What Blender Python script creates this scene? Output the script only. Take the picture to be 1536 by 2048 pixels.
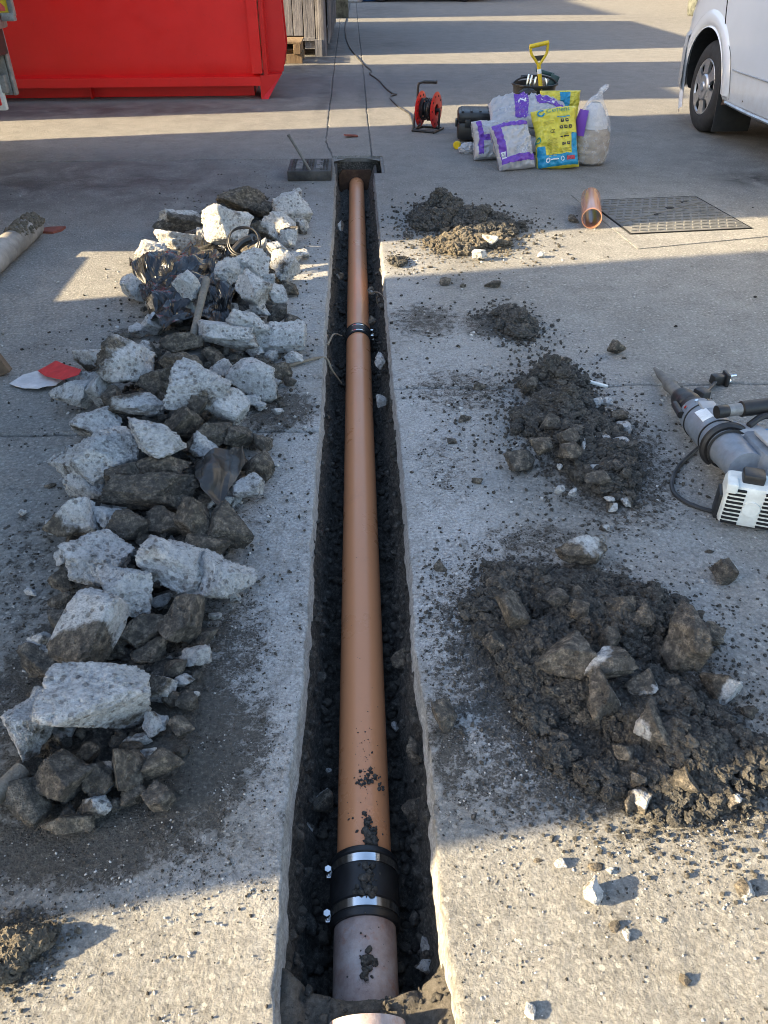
import bpy, bmesh, math, random
import numpy as np
from mathutils import Vector, Matrix, Euler

R = math.radians
for o in list(bpy.data.objects): bpy.data.objects.remove(o)
scene = bpy.context.scene
COL = scene.collection

# ------------------------------------------------------------------ camera
CAM_H, PITCH, YAW, FPX = 1.30, R(36.6), R(1.97), 1538.0
cd = bpy.data.cameras.new('camera'); cam = bpy.data.objects.new('camera', cd); COL.objects.link(cam)
cam.location = (0, 0, CAM_H)
cam.rotation_euler = (math.pi/2 - PITCH, 0, -YAW)
cd.sensor_fit = 'VERTICAL'; cd.sensor_height = 36.0; cd.lens = 36.0*FPX/2048.0
cd.clip_start = 0.02; cd.clip_end = 2000
scene.camera = cam
scene.cycles.filter_width = 1.0
scene.render.resolution_x, scene.render.resolution_y = 768, 1024

# ------------------------------------------------------------------ light
SUN_EL, SUN_ANG = R(21.0), R(9.5)          # the light travels towards +X, turned 9.5 deg towards +Y
world = bpy.data.worlds.new('World'); scene.world = world; world.use_nodes = True
wn = world.node_tree.nodes; wl = world.node_tree.links
bg = wn['Background']; sky = wn.new('ShaderNodeTexSky'); sky.sky_type = 'NISHITA'
sky.sun_disc = False; sky.sun_elevation = SUN_EL
sky.sun_rotation = math.atan2(-math.cos(SUN_ANG), -math.sin(SUN_ANG)) % (2*math.pi)
sky.air_density = 1.0; sky.dust_density = 1.5; sky.ozone_density = 1.0
wl.new(sky.outputs[0], bg.inputs[0]); bg.inputs[1].default_value = 0.13
sd = bpy.data.lights.new('sun', 'SUN'); sun = bpy.data.objects.new('sun', sd); COL.objects.link(sun)
sd.energy = 5.0; sd.angle = R(0.7); sd.color = (1.0, 0.80, 0.50)
tv = Vector((math.cos(SUN_ANG)*math.cos(SUN_EL), math.sin(SUN_ANG)*math.cos(SUN_EL), -math.sin(SUN_EL)))
sun.rotation_euler = tv.to_track_quat('-Z', 'Y').to_euler(); sun.location = (-8, -2, 8)
vs = scene.view_settings
vs.view_transform = 'Standard'; vs.look = 'None'; vs.gamma = 1.0; vs.exposure = 2.1; vs.use_curve_mapping = False

# ------------------------------------------------------------------ helpers
FWD = np.array([math.sin(YAW)*math.cos(PITCH), math.cos(YAW)*math.cos(PITCH), -math.sin(PITCH)])
RGT = np.array([math.cos(YAW), -math.sin(YAW), 0.0])
UPV = np.cross(RGT, FWD)
CP = np.array([0, 0, CAM_H])
def ray(x, y): return FWD + RGT*((x-768)/FPX) + UPV*((1024-y)/FPX)
def G(x, y, z=0.0):
    """the point of the place at height z that stands at this spot of the survey photograph"""
    d = ray(x, y); t = (z-CAM_H)/d[2]; return CP + d*t
def GY(x, y, Y):
    d = ray(x, y); return CP + d*(Y/d[1])
def ppm(x, y, z=0.0):
    d = ray(x, y); return FPX/((z-CAM_H)/d[2])
V3 = lambda a: Vector((float(a[0]), float(a[1]), float(a[2])))

rs = np.random.RandomState(7)
_perm = rs.permutation(256).astype(np.int64); _perm = np.concatenate([_perm, _perm, _perm])
_grad = rs.normal(size=(256, 3)); _grad /= np.linalg.norm(_grad, axis=1)[:, None]
def perlin(P):
    P = np.asarray(P, float); I = np.floor(P).astype(np.int64); F = P-I; I &= 255
    W = F*F*F*(F*(F*6-15)+10); out = 0
    for dx in (0, 1):
        wx = W[:, 0] if dx else 1-W[:, 0]
        for dy in (0, 1):
            wy = W[:, 1] if dy else 1-W[:, 1]
            for dz in (0, 1):
                wz = W[:, 2] if dz else 1-W[:, 2]
                h = _perm[_perm[_perm[I[:, 0]+dx]+I[:, 1]+dy]+I[:, 2]+dz]
                g = _grad[h]
                out = out + wx*wy*wz*(g[:, 0]*(F[:, 0]-dx)+g[:, 1]*(F[:, 1]-dy)+g[:, 2]*(F[:, 2]-dz))
    return out*1.6
def fbm(P, o=4, gain=.5, ridged=False):
    a, s, f = 1.0, 0, 1.0
    for k in range(o):
        n = perlin(np.asarray(P)*f+k*17.3)
        if ridged: n = 1-2*np.abs(n)
        s = s+a*n; a *= gain; f *= 2.03
    return s

def new_mesh(name, V, F, mat=None, parent=None, smooth=True, attrs=None, mats=None, fm=None):
    me = bpy.data.meshes.new(name)
    V = np.asarray(V, dtype=np.float32)
    if isinstance(F, np.ndarray):
        n, k = F.shape
        me.vertices.add(len(V)); me.vertices.foreach_set('co', V.ravel())
        me.loops.add(n*k); me.loops.foreach_set('vertex_index', F.astype(np.int32).ravel())
        me.polygons.add(n); me.polygons.foreach_set('loop_start', np.arange(0, n*k, k, dtype=np.int32))
        me.update(calc_edges=True); me.validate()
    else:
        me.from_pydata([tuple(map(float, v)) for v in V], [], [tuple(f) for f in F]); me.update()
    if attrs:
        for k, a in attrs.items():
            at = me.attributes.new(k, 'FLOAT', 'POINT'); at.data.foreach_set('value', np.asarray(a, dtype=np.float32))
    for m in (mats or ([mat] if mat else [])): me.materials.append(m)
    if fm is not None: me.polygons.foreach_set('material_index', np.asarray(fm, dtype=np.int32))
    me.polygons.foreach_set('use_smooth', [bool(smooth)]*len(me.polygons))
    o = bpy.data.objects.new(name, me); COL.objects.link(o)
    if parent is not None: o.parent = parent
    return o
def tag(o, label=None, cat=None, group=None, kind=None):
    if label: o['label'] = label
    if cat: o['category'] = cat
    if group: o['group'] = group
    if kind: o['kind'] = kind
    return o
def empty(name, loc, label, cat, group=None, rot=(0, 0, 0)):
    o = bpy.data.objects.new(name, None); COL.objects.link(o); o.location = V3(loc); o.rotation_euler = rot
    o.empty_display_size = .05
    return tag(o, label, cat, group)

class MB:
    """collects shapes into one mesh"""
    def __init__(s): s.V = []; s.F = []; s.n = 0
    def add(s, V, F):
        V = [tuple(map(float, v)) for v in V]; s.V += V; s.F += [tuple(i+s.n for i in f) for f in F]; s.n += len(V); return s
    def box(s, c, d, M=None, bev=0):
        bm = bmesh.new(); bmesh.ops.create_cube(bm, size=1)
        for v in bm.verts: v.co = Vector((v.co.x*d[0], v.co.y*d[1], v.co.z*d[2]))
        if bev: bmesh.ops.bevel(bm, geom=list(bm.edges), offset=bev, segments=2, affect='EDGES', profile=.5)
        bm.verts.ensure_lookup_table(); bm.verts.index_update()
        T = Matrix.Translation(V3(c)); T = T @ M.to_4x4() if M is not None else T
        r = s.add([T @ v.co for v in bm.verts], [[v.index for v in f.verts] for f in bm.faces]); bm.free(); return r
    def tube(s, pts, r, n=10, cap=True):
        pts = [V3(p) for p in pts]; rr = r if hasattr(r, '__len__') else [r]*len(pts)
        V, F = [], []; t0 = (pts[1]-pts[0]).normalized()
        up = Vector((0, 0, 1)) if abs(t0.z) < .9 else Vector((1, 0, 0)); a = t0.cross(up).normalized()
        for i, p in enumerate(pts):
            t = ((pts[min(i+1, len(pts)-1)]-pts[max(i-1, 0)])).normalized()
            a = (a-t*a.dot(t)).normalized(); b = t.cross(a)
            for k in range(n):
                q = 2*math.pi*k/n; V.append(p+(a*math.cos(q)+b*math.sin(q))*rr[i])
        for i in range(len(pts)-1):
            for k in range(n):
                k2 = (k+1) % n; F.append((i*n+k, i*n+k2, (i+1)*n+k2, (i+1)*n+k))
        if cap: F.append(tuple(range(n-1, -1, -1))); F.append(tuple((len(pts)-1)*n+k for k in range(n)))
        return s.add(V, F)
    def lathe(s, prof, org, axis, n=40, closed=False):
        """prof: list of (distance along axis, radius)"""
        o = V3(org); t = V3(axis).normalized(); up = Vector((0, 0, 1)) if abs(t.z) < .9 else Vector((1, 0, 0))
        a = t.cross(up).normalized(); b = t.cross(a); V, F = [], []
        for d, r in prof:
            for k in range(n):
                q = 2*math.pi*k/n; V.append(o+t*d+(a*math.cos(q)+b*math.sin(q))*r)
        m = len(prof)
        for i in range(m if closed else m-1):
            j = (i+1) % m
            for k in range(n):
                k2 = (k+1) % n; F.append((i*n+k, j*n+k, j*n+k2, i*n+k2))
        return s.add(V, F)
    def disc(s, c, axis, r0, r1, n=40):
        return s.lathe([(0, r0), (0, r1)], c, axis, n)
    def prism(s, poly, z0, z1, M=None):
        n = len(poly); V = [(x, y, z0) for x, y in poly]+[(x, y, z1) for x, y in poly]
        if M is not None: V = [M @ Vector(v) for v in V]
        F = [tuple(range(n-1, -1, -1)), tuple(range(n, 2*n))]+[(i, (i+1) % n, n+(i+1) % n, n+i) for i in range(n)]
        return s.add(V, F)
    def build(s, name, mat, parent=None, smooth=True, local=True, angle=40):
        V = s.V
        if parent is not None and local:
            Mw = Matrix.Identity(4); p = parent
            while p is not None: Mw = Matrix.Translation(p.location) @ p.rotation_euler.to_matrix().to_4x4() @ Mw; p = p.parent
            Mi = Mw.inverted(); V = [Mi @ Vector(v) for v in V]
        o = new_mesh(name, V, s.F, mat, parent, smooth)
        bm = bmesh.new(); bm.from_mesh(o.data); bmesh.ops.recalc_face_normals(bm, faces=bm.faces)
        if smooth:
            for e in bm.edges:
                if len(e.link_faces) == 2 and e.calc_face_angle(0) > R(angle): e.smooth = False
        bm.to_mesh(o.data); bm.free()
        return o
def spline(pts, n=8):
    P = [np.array(p, float) for p in pts]; P = [2*P[0]-P[1]]+P+[2*P[-1]-P[-2]]; out = []
    for i in range(1, len(P)-2):
        for k in range(n):
            t = k/n; a, b, c, d = P[i-1], P[i], P[i+1], P[i+2]
            out.append(.5*((2*b)+(c-a)*t+(2*a-5*b+4*c-d)*t*t+(3*b-a-3*c+d)*t**3))
    out.append(P[-2]); return out
def ico(sub):
    bm = bmesh.new(); bmesh.ops.create_icosphere(bm, subdivisions=sub, radius=1)
    V = np.array([v.co[:] for v in bm.verts]); F = np.array([[v.index for v in f.verts] for f in bm.faces]); bm.free()
    return V, F
ICO = {k: ico(k) for k in (1, 2, 3, 4, 5, 6)}

# ------------------------------------------------------------------ materials
class NT:
    def __init__(s, name):
        s.m = bpy.data.materials.new(name); s.m.use_nodes = True; s.t = s.m.node_tree; s.b = s.t.nodes['Principled BSDF']
        s.obj = None
    def n(s, typ, **kw):
        x = s.t.nodes.new(typ)
        for k, v in kw.items(): setattr(x, k, v)
        return x
    def link(s, a, b): s.t.links.new(a, b)
    def co(s):
        if s.obj is None: s.obj = s.n('ShaderNodeTexCoord').outputs['Object']
        return s.obj
    def noise(s, scale, detail=6, rough=.6, vec=None, dist=0.0):
        x = s.n('ShaderNodeTexNoise'); x.inputs['Scale'].default_value = scale; x.inputs['Detail'].default_value = detail
        x.inputs['Roughness'].default_value = rough; x.inputs['Distortion'].default_value = dist
        s.link(vec or s.co(), x.inputs['Vector']); return x.outputs['Fac']
    def voro(s, scale, feat='F1', out='Distance', vec=None, rnd=1.0):
        x = s.n('ShaderNodeTexVoronoi', feature=feat); x.inputs['Scale'].default_value = scale; x.inputs['Randomness'].default_value = rnd
        s.link(vec or s.co(), x.inputs['Vector']); return x.outputs[out]
    def ramp(s, fac, stops, interp='LINEAR'):
        x = s.n('ShaderNodeValToRGB'); e = x.color_ramp.elements; x.color_ramp.interpolation = interp
        while len(e) < len(stops): e.new(.5)
        for i, (p, c) in enumerate(stops):
            e[i].position = p; e[i].color = (c, c, c, 1) if not hasattr(c, '__len__') else (*c, 1)
        s.link(fac, x.inputs['Fac']); return x.outputs['Color']
    def mix(s, fac, a, b, typ='MIX'):
        x = s.n('ShaderNodeMix', data_type='RGBA', blend_type=typ)
        for i, v in ((0, fac), (6, a), (7, b)):
            if isinstance(v, (int, float)): x.inputs[i].default_value = v if i == 0 else (v, v, v, 1)
            elif isinstance(v, tuple): x.inputs[i].default_value = (*v, 1)
            else: s.link(v, x.inputs[i])
        return x.outputs[2]
    def math(s, op, a, b=0.0, c=0.0, clamp=False):
        x = s.n('ShaderNodeMath', operation=op, use_clamp=clamp)
        for i, v in enumerate((a, b, c)):
            if isinstance(v, (int, float)): x.inputs[i].default_value = v
            else: s.link(v, x.inputs[i])
        return x.outputs[0]
    def sep_y(s):
        x = s.n('ShaderNodeSeparateXYZ'); s.link(s.co(), x.inputs[0]); return x.outputs[1]
    def attr(s, name): return s.n('ShaderNodeAttribute', attribute_name=name).outputs['Fac']
    def rand(s): return s.n('ShaderNodeObjectInfo').outputs['Random']
    def bump(s, h, strength=.5, dist=.01, prev=None):
        x = s.n('ShaderNodeBump'); x.inputs['Strength'].default_value = strength; x.inputs['Distance'].default_value = dist
        s.link(h, x.inputs['Height'])
        if prev is not None: s.link(prev, x.inputs['Normal'])
        return x.outputs['Normal']
    def out(s, col=None, rough=None, metal=None, normal=None, spec=None, **kw):
        for k, v in (('Base Color', col), ('Roughness', rough), ('Metallic', metal), ('Normal', normal), ('Specular IOR Level', spec)):
            if v is None: continue
            if isinstance(v, (int, float)): s.b.inputs[k].default_value = v
            elif isinstance(v, tuple): s.b.inputs[k].default_value = (*v, 1)
            else: s.link(v, s.b.inputs[k])
        for k, v in kw.items(): s.b.inputs[k.replace('_', ' ')].default_value = v
        return s.m
def plain(name, col, rough=.5, metal=0.0, var=.12, scale=30, bump=0.0, bscale=200, dirt=0.0, dcol=(.07, .055, .04), **kw):
    t = NT(name); n = t.noise(scale, 5)
    d = tuple(max(0, c*(1-var*2)) for c in col); l = tuple(min(1, c*(1+var)) for c in col)
    c = t.ramp(n, [(.3, d), (.7, l)])
    r = t.ramp(t.noise(scale*.7, 4), [(.3, max(.02, rough-.08)), (.7, min(1, rough+.1))])
    if dirt:
        c = t.mix(t.math('MULTIPLY', t.ramp(t.noise(scale*.35, 8, .7), [(.48, 0.0), (.72, 1.0)]), dirt), c, dcol)
    nm = t.bump(t.noise(bscale, 3), bump, .002) if bump else None
    return t.out(c, r, metal, nm, **kw)

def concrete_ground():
    t = NT('yard_concrete')
    big = t.noise(.55, 5, .6); mid = t.noise(6, 8, .7); fine = t.noise(85, 6, .75)
    sp = t.voro(95, 'F1', 'Color'); spd = t.voro(95, 'F1', 'Distance')
    c = t.ramp(big, [(.25, (.23, .22, .20)), (.75, (.31, .295, .265))])
    c = t.mix(.5, c, t.ramp(mid, [(.34, (.15, .145, .135)), (.66, (.44, .425, .39))]))
    c = t.mix(t.math('MULTIPLY', t.ramp(t.noise(2.6, 10, .8, dist=.8), [(.50, 0.0), (.66, 1.0)]), .45), c, (.10, .096, .09))
    c = t.mix(t.math('MULTIPLY', t.ramp(t.noise(17, 10, .82, dist=.5), [(.56, 0.0), (.61, 1.0)]), .6), c, (.085, .08, .072))
    c = t.mix(.42, c, t.ramp(fine, [(.36, (.09, .087, .08)), (.5, (.28, .27, .245)), (.64, (.58, .56, .51))]))
    agg = t.math('GREATER_THAN', t.math('FRACT', t.math('MULTIPLY', t.ramp(sp, [(0, 0.0), (1, 1.0)]), 7.13)), .86)
    agg = t.math('MULTIPLY', agg, t.math('LESS_THAN', spd, .50))
    c = t.mix(t.math('MULTIPLY', agg, .55), c, t.mix(t.math('FRACT', t.math('MULTIPLY', t.ramp(sp, [(0, 0.0), (1, 1.0)]), 23.7)), (.10, .095, .09), (.62, .60, .55)))
    # pale stone dust and worn patches
    ch = t.math('MULTIPLY', t.attr('dust'), t.ramp(t.noise(16, 9, .78), [(.32, 0.0), (.52, 1.0)]))
    c = t.mix(t.math('MULTIPLY', ch, .75), c, t.ramp(t.noise(120, 6, .8), [(.36, (.26, .257, .25)), (.5, (.52, .515, .505)), (.62, (.78, .775, .76))]))
    far_shade = t.math('MULTIPLY', t.math('SUBTRACT', t.sep_y(), 3.6), .5, clamp=True)
    c = t.mix(t.math('MULTIPLY', far_shade, .30), c, (.09, .088, .085))  # far ground darkened in colour to imitate its deeper shade
    # oil, damp and further dark patches
    wet = t.math('MULTIPLY', t.attr('wet'), t.ramp(t.noise(3.2, 8, .72, dist=.6), [(.36, 0.0), (.60, 1.0)]))
    c = t.mix(t.math('MULTIPLY', wet, .74), c, (.035, .033, .03))
    # trodden soil, smeared and crumbled
    dm = t.attr('dirt')
    n1 = t.noise(30, 12, .80, dist=.5); n2 = t.noise(170, 5, .7)
    thr = t.math('SUBTRACT', .97, t.math('MULTIPLY', dm, .48))
    nn = t.math('ADD', t.math('MULTIPLY', n1, .85), t.math('MULTIPLY', n2, .48))
    dirt = t.math('MULTIPLY', t.math('SUBTRACT', nn, thr), 12.0, clamp=True)
    dirt = t.math('MINIMUM', t.math('MULTIPLY', dirt, t.math('GREATER_THAN', dm, .01)), .86)
    soil = t.ramp(t.noise(110, 8, .8), [(.34, (.022, .02, .017)), (.52, (.075, .066, .053)), (.66, (.20, .18, .15))])
    c = t.mix(dirt, c, soil)
    h = t.math('ADD', t.math('MULTIPLY', t.noise(230, 6, .75), .9), t.math('MULTIPLY', t.math('SUBTRACT', 1.0, t.voro(150, 'F1')), .35))
    h = t.math('ADD', h, t.math('MULTIPLY', t.noise(52, 6, .72, dist=.7), .8))
    h = t.math('SUBTRACT', h, t.math('MULTIPLY', t.ramp(t.noise(75, 5, .7), [(.60, 0.0), (.72, 1.0)]), .9))
    h = t.math('ADD', h, t.math('MULTIPLY', dirt, t.math('MULTIPLY', t.noise(210, 4), 1.6)))
    nm = t.bump(h, 1.0, .0085)
    rr = t.mix(wet, t.ramp(fine, [(.3, .72), (.7, .92)]), .62)
    return t.out(c, rr, 0.0, nm, .35)
def rock_mat():
    t = NT('broken_concrete'); rnd = t.rand()
    vn = t.n('ShaderNodeVectorMath', operation='ADD'); t.link(t.co(), vn.inputs[0])
    cv = t.n('ShaderNodeCombineXYZ'); t.link(t.math('MULTIPLY', rnd, 37.0), cv.inputs[0]); t.link(t.math('MULTIPLY', rnd, 91.0), cv.inputs[1]); t.link(cv.outputs[0], vn.inputs[1])
    v = vn.outputs[0]
    c = t.ramp(t.noise(28, 7, .7, v), [(.34, (.40, .39, .37)), (.5, (.66, .65, .63)), (.66, (.86, .85, .83))])
    c = t.mix(.55, c, t.ramp(t.noise(90, 7, .8, v), [(.38, (.10, .096, .09)), (.47, (.60, .59, .57)), (.62, (.90, .89, .87))]))
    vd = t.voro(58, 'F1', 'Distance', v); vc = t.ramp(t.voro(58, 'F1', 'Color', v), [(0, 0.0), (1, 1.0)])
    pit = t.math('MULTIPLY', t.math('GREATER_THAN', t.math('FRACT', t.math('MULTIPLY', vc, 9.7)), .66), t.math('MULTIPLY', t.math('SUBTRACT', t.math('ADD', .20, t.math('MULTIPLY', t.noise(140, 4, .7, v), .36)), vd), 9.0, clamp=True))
    c = t.mix(t.math('MULTIPLY', pit, .62), c, t.mix(t.math('FRACT', t.math('MULTIPLY', vc, 31.0)), (.07, .065, .06), (.30, .27, .23)))  # dark specks, and pits darkened in colour to imitate their shade
    cake = t.attr('cake')
    k = t.math('MULTIPLY', t.math('ADD', t.math('SUBTRACT', t.noise(17, 9, .72, v), .98), t.math('MULTIPLY', cake, .95)), 6.0, clamp=True)
    soil = t.ramp(t.noise(48, 9, .78, v), [(.32, (.026, .022, .017)), (.5, (.125, .103, .076)), (.64, (.42, .345, .25))])
    tint = t.mix(t.math('MULTIPLY', rnd, .6), soil, t.ramp(t.noise(48, 9, .78, v), [(.32, (.020, .019, .017)), (.5, (.078, .072, .063)), (.64, (.25, .225, .19))]))
    c = t.mix(t.math('MULTIPLY', k, .95), c, tint)
    h = t.math('ADD', t.math('MULTIPLY', t.noise(75, 7, .72, v), 1.2), t.math('MULTIPLY', t.noise(260, 3, .6, v), .5))
    h = t.math('SUBTRACT', h, t.math('MULTIPLY', pit, .55))
    return t.out(c, t.ramp(t.noise(50, 4, .6, v), [(.3, .78), (.7, .97)]), 0.0, t.bump(h, 1.0, .02), .25)
def soil_mat(name='dark_soil', dark=(.016, .0153, .014), mid=(.082, .077, .068), light=(.27, .25, .218)):
    t = NT(name); tone = t.attr('tone')
    c = t.ramp(t.noise(95, 9, .8), [(.33, dark), (.52, mid), (.68, light)])
    c = t.mix(t.math('MULTIPLY', tone, .85), c, t.ramp(t.noise(90, 5, .7), [(.3, (.10, .085, .066)), (.7, (.26, .23, .19))]))
    h = t.math('ADD', t.noise(170, 8, .8), t.math('MULTIPLY', t.noise(520, 3, .6), .5))
    return t.out(c, t.ramp(t.noise(40, 4), [(.3, .72), (.7, .98)]), 0.0, t.bump(h, 1.0, .009), .3)
def grit_mat():
    t = NT('stone_grit'); tone = t.attr('tone')
    c = t.ramp(tone, [(0, (.025, .022, .018)), (.35, (.07, .06, .048)), (.6, (.2, .18, .15)), (1, (.55, .53, .5))])
    return t.out(c, .9, 0.0, t.bump(t.noise(300, 4), .6, .003), .3)
def paint_red():
    t = NT('skip_red_paint')
    c = t.ramp(t.noise(2.2, 6, .6), [(.3, (.56, .006, .006)), (.7, (.66, .010, .009))])
    c = t.mix(t.math('MULTIPLY', t.ramp(t.noise(28, 8, .75), [(.60, 0.0), (.76, 1.0)]), .45), c, (.14, .02, .015))
    return t.out(c, t.ramp(t.noise(9, 5), [(.3, .32), (.7, .52)]), 0.0, t.bump(t.noise(3.0, 3), .25, .02), .4)
def wood_mat(name, a, b, scale=1.0):
    t = NT(name); mp = t.n('ShaderNodeMapping'); mp.inputs['Scale'].default_value = (16*scale, 16*scale, 1.2*scale); t.link(t.co(), mp.inputs[0])
    c = t.ramp(t.noise(1.6, 8, .72, mp.outputs[0], .6), [(.28, a), (.72, b)])
    c = t.mix(t.math('MULTIPLY', t.ramp(t.noise(1.3, 7, .7), [(.45, 0.0), (.7, 1.0)]), .6), c, tuple(x*.35 for x in a))
    return t.out(c, .85, 0.0, t.bump(t.noise(4, 6, .7, mp.outputs[0]), .6, .01), .3)
def pipe_mat(name, col, rough, dirt=.25):
    t = NT(name); mp = t.n('ShaderNodeMapping'); mp.inputs['Scale'].default_value = (30, 1.0, 30); t.link(t.co(), mp.inputs[0])
    c = t.ramp(t.noise(1.5, 5, .6), [(.3, tuple(x*.93 for x in col)), (.7, tuple(min(1, x*1.05) for x in col))])
    sc = t.ramp(t.noise(60, 3, .5, mp.outputs[0]), [(.70, 0.0), (.76, 1.0)])
    c = t.mix(t.math('MULTIPLY', sc, .25), c, (.62, .42, .30))
    c = t.mix(t.math('MULTIPLY', t.ramp(t.noise(9, 10, .75), [(.56, 0.0), (.80, 1.0)]), dirt), c, (.10, .07, .05))
    return t.out(c, t.ramp(t.noise(6, 6, .7), [(.3, rough-.07), (.7, rough+.1)]), 0.0, None, .5)
def van_white():
    t = NT('van_white_paint')
    c = t.ramp(t.noise(1.7, 5), [(.3, (.58, .60, .62)), (.7, (.64, .655, .68))])
    sep = t.n('ShaderNodeSeparateXYZ'); t.link(t.co(), sep.inputs[0])
    low = t.math('MULTIPLY', t.math('SUBTRACT', .62, sep.outputs[2]), 2.4, clamp=True)
    gr = t.math('MULTIPLY', low, t.ramp(t.noise(14, 9, .75), [(.40, 0.0), (.75, 1.0)]))
    c = t.mix(t.math('MULTIPLY', gr, .55), c, (.34, .28, .21))
    x = t.out(c, .28, 0.0, None, .5); t.b.inputs['Coat Weight'].default_value = .6; t.b.inputs['Coat Roughness'].default_value = .08
    return x
def plastic_sheet():
    t = NT('black_polythene')
    return t.out((.008, .008, .009), t.ramp(t.noise(25, 5), [(.3, .20), (.7, .34)]), 0.0, t.bump(t.noise(16, 3, .5), .25, .01), .6)
def clear_plastic():
    t = NT('clear_polythene'); b = t.b
    t.out((.80, .80, .82), .28, 0.0, t.bump(t.noise(45, 6, .65), .5, .006), .6)
    tr = t.n('ShaderNodeBsdfTransparent'); ms = t.n('ShaderNodeMixShader'); o = t.t.nodes['Material Output']
    t.link(t.ramp(t.noise(18, 5), [(.3, .12), (.7, .38)]), ms.inputs[0]); t.link(tr.outputs[0], ms.inputs[1]); t.link(b.outputs[0], ms.inputs[2]); t.link(ms.outputs[0], o.inputs[0])
    return t.m
def clay_mat():
    t = NT('old_clay_pipe')
    c = t.ramp(t.noise(14, 8, .7), [(.3, (.20, .125, .105)), (.5, (.33, .26, .235)), (.7, (.44, .38, .355))])
    c = t.mix(t.math('MULTIPLY', t.ramp(t.noise(22, 9, .75), [(.55, 0.0), (.68, 1.0)]), .75), c, (.30, .12, .065))
    c = t.mix(t.math('MULTIPLY', t.ramp(t.noise(35, 9, .75), [(.60, 0.0), (.72, 1.0)]), .85), c, (.05, .042, .034))
    return t.out(c, .6, 0.0, t.bump(t.noise(80, 6, .7), .4, .003), .4)
def iron_mat():
    t = NT('cast_iron')
    c = t.ramp(t.noise(20, 8, .7), [(.3, (.09, .088, .083)), (.7, (.21, .205, .19))])
    c = t.mix(t.math('MULTIPLY', t.ramp(t.noise(9, 8, .7), [(.5, 0.0), (.75, 1.0)]), .6), c, (.26, .23, .19))
    return t.out(c, .7, .25, t.bump(t.noise(140, 5), .5, .003), .4)
def rust_mat():
    t = NT('rusty_steel')
    c = t.ramp(t.noise(12, 9, .75), [(.3, (.03, .02, .015)), (.5, (.085, .048, .03)), (.7, (.16, .10, .065))])
    return t.out(c, .75, .2, t.bump(t.noise(60, 6), .5, .004), .3)
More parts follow.
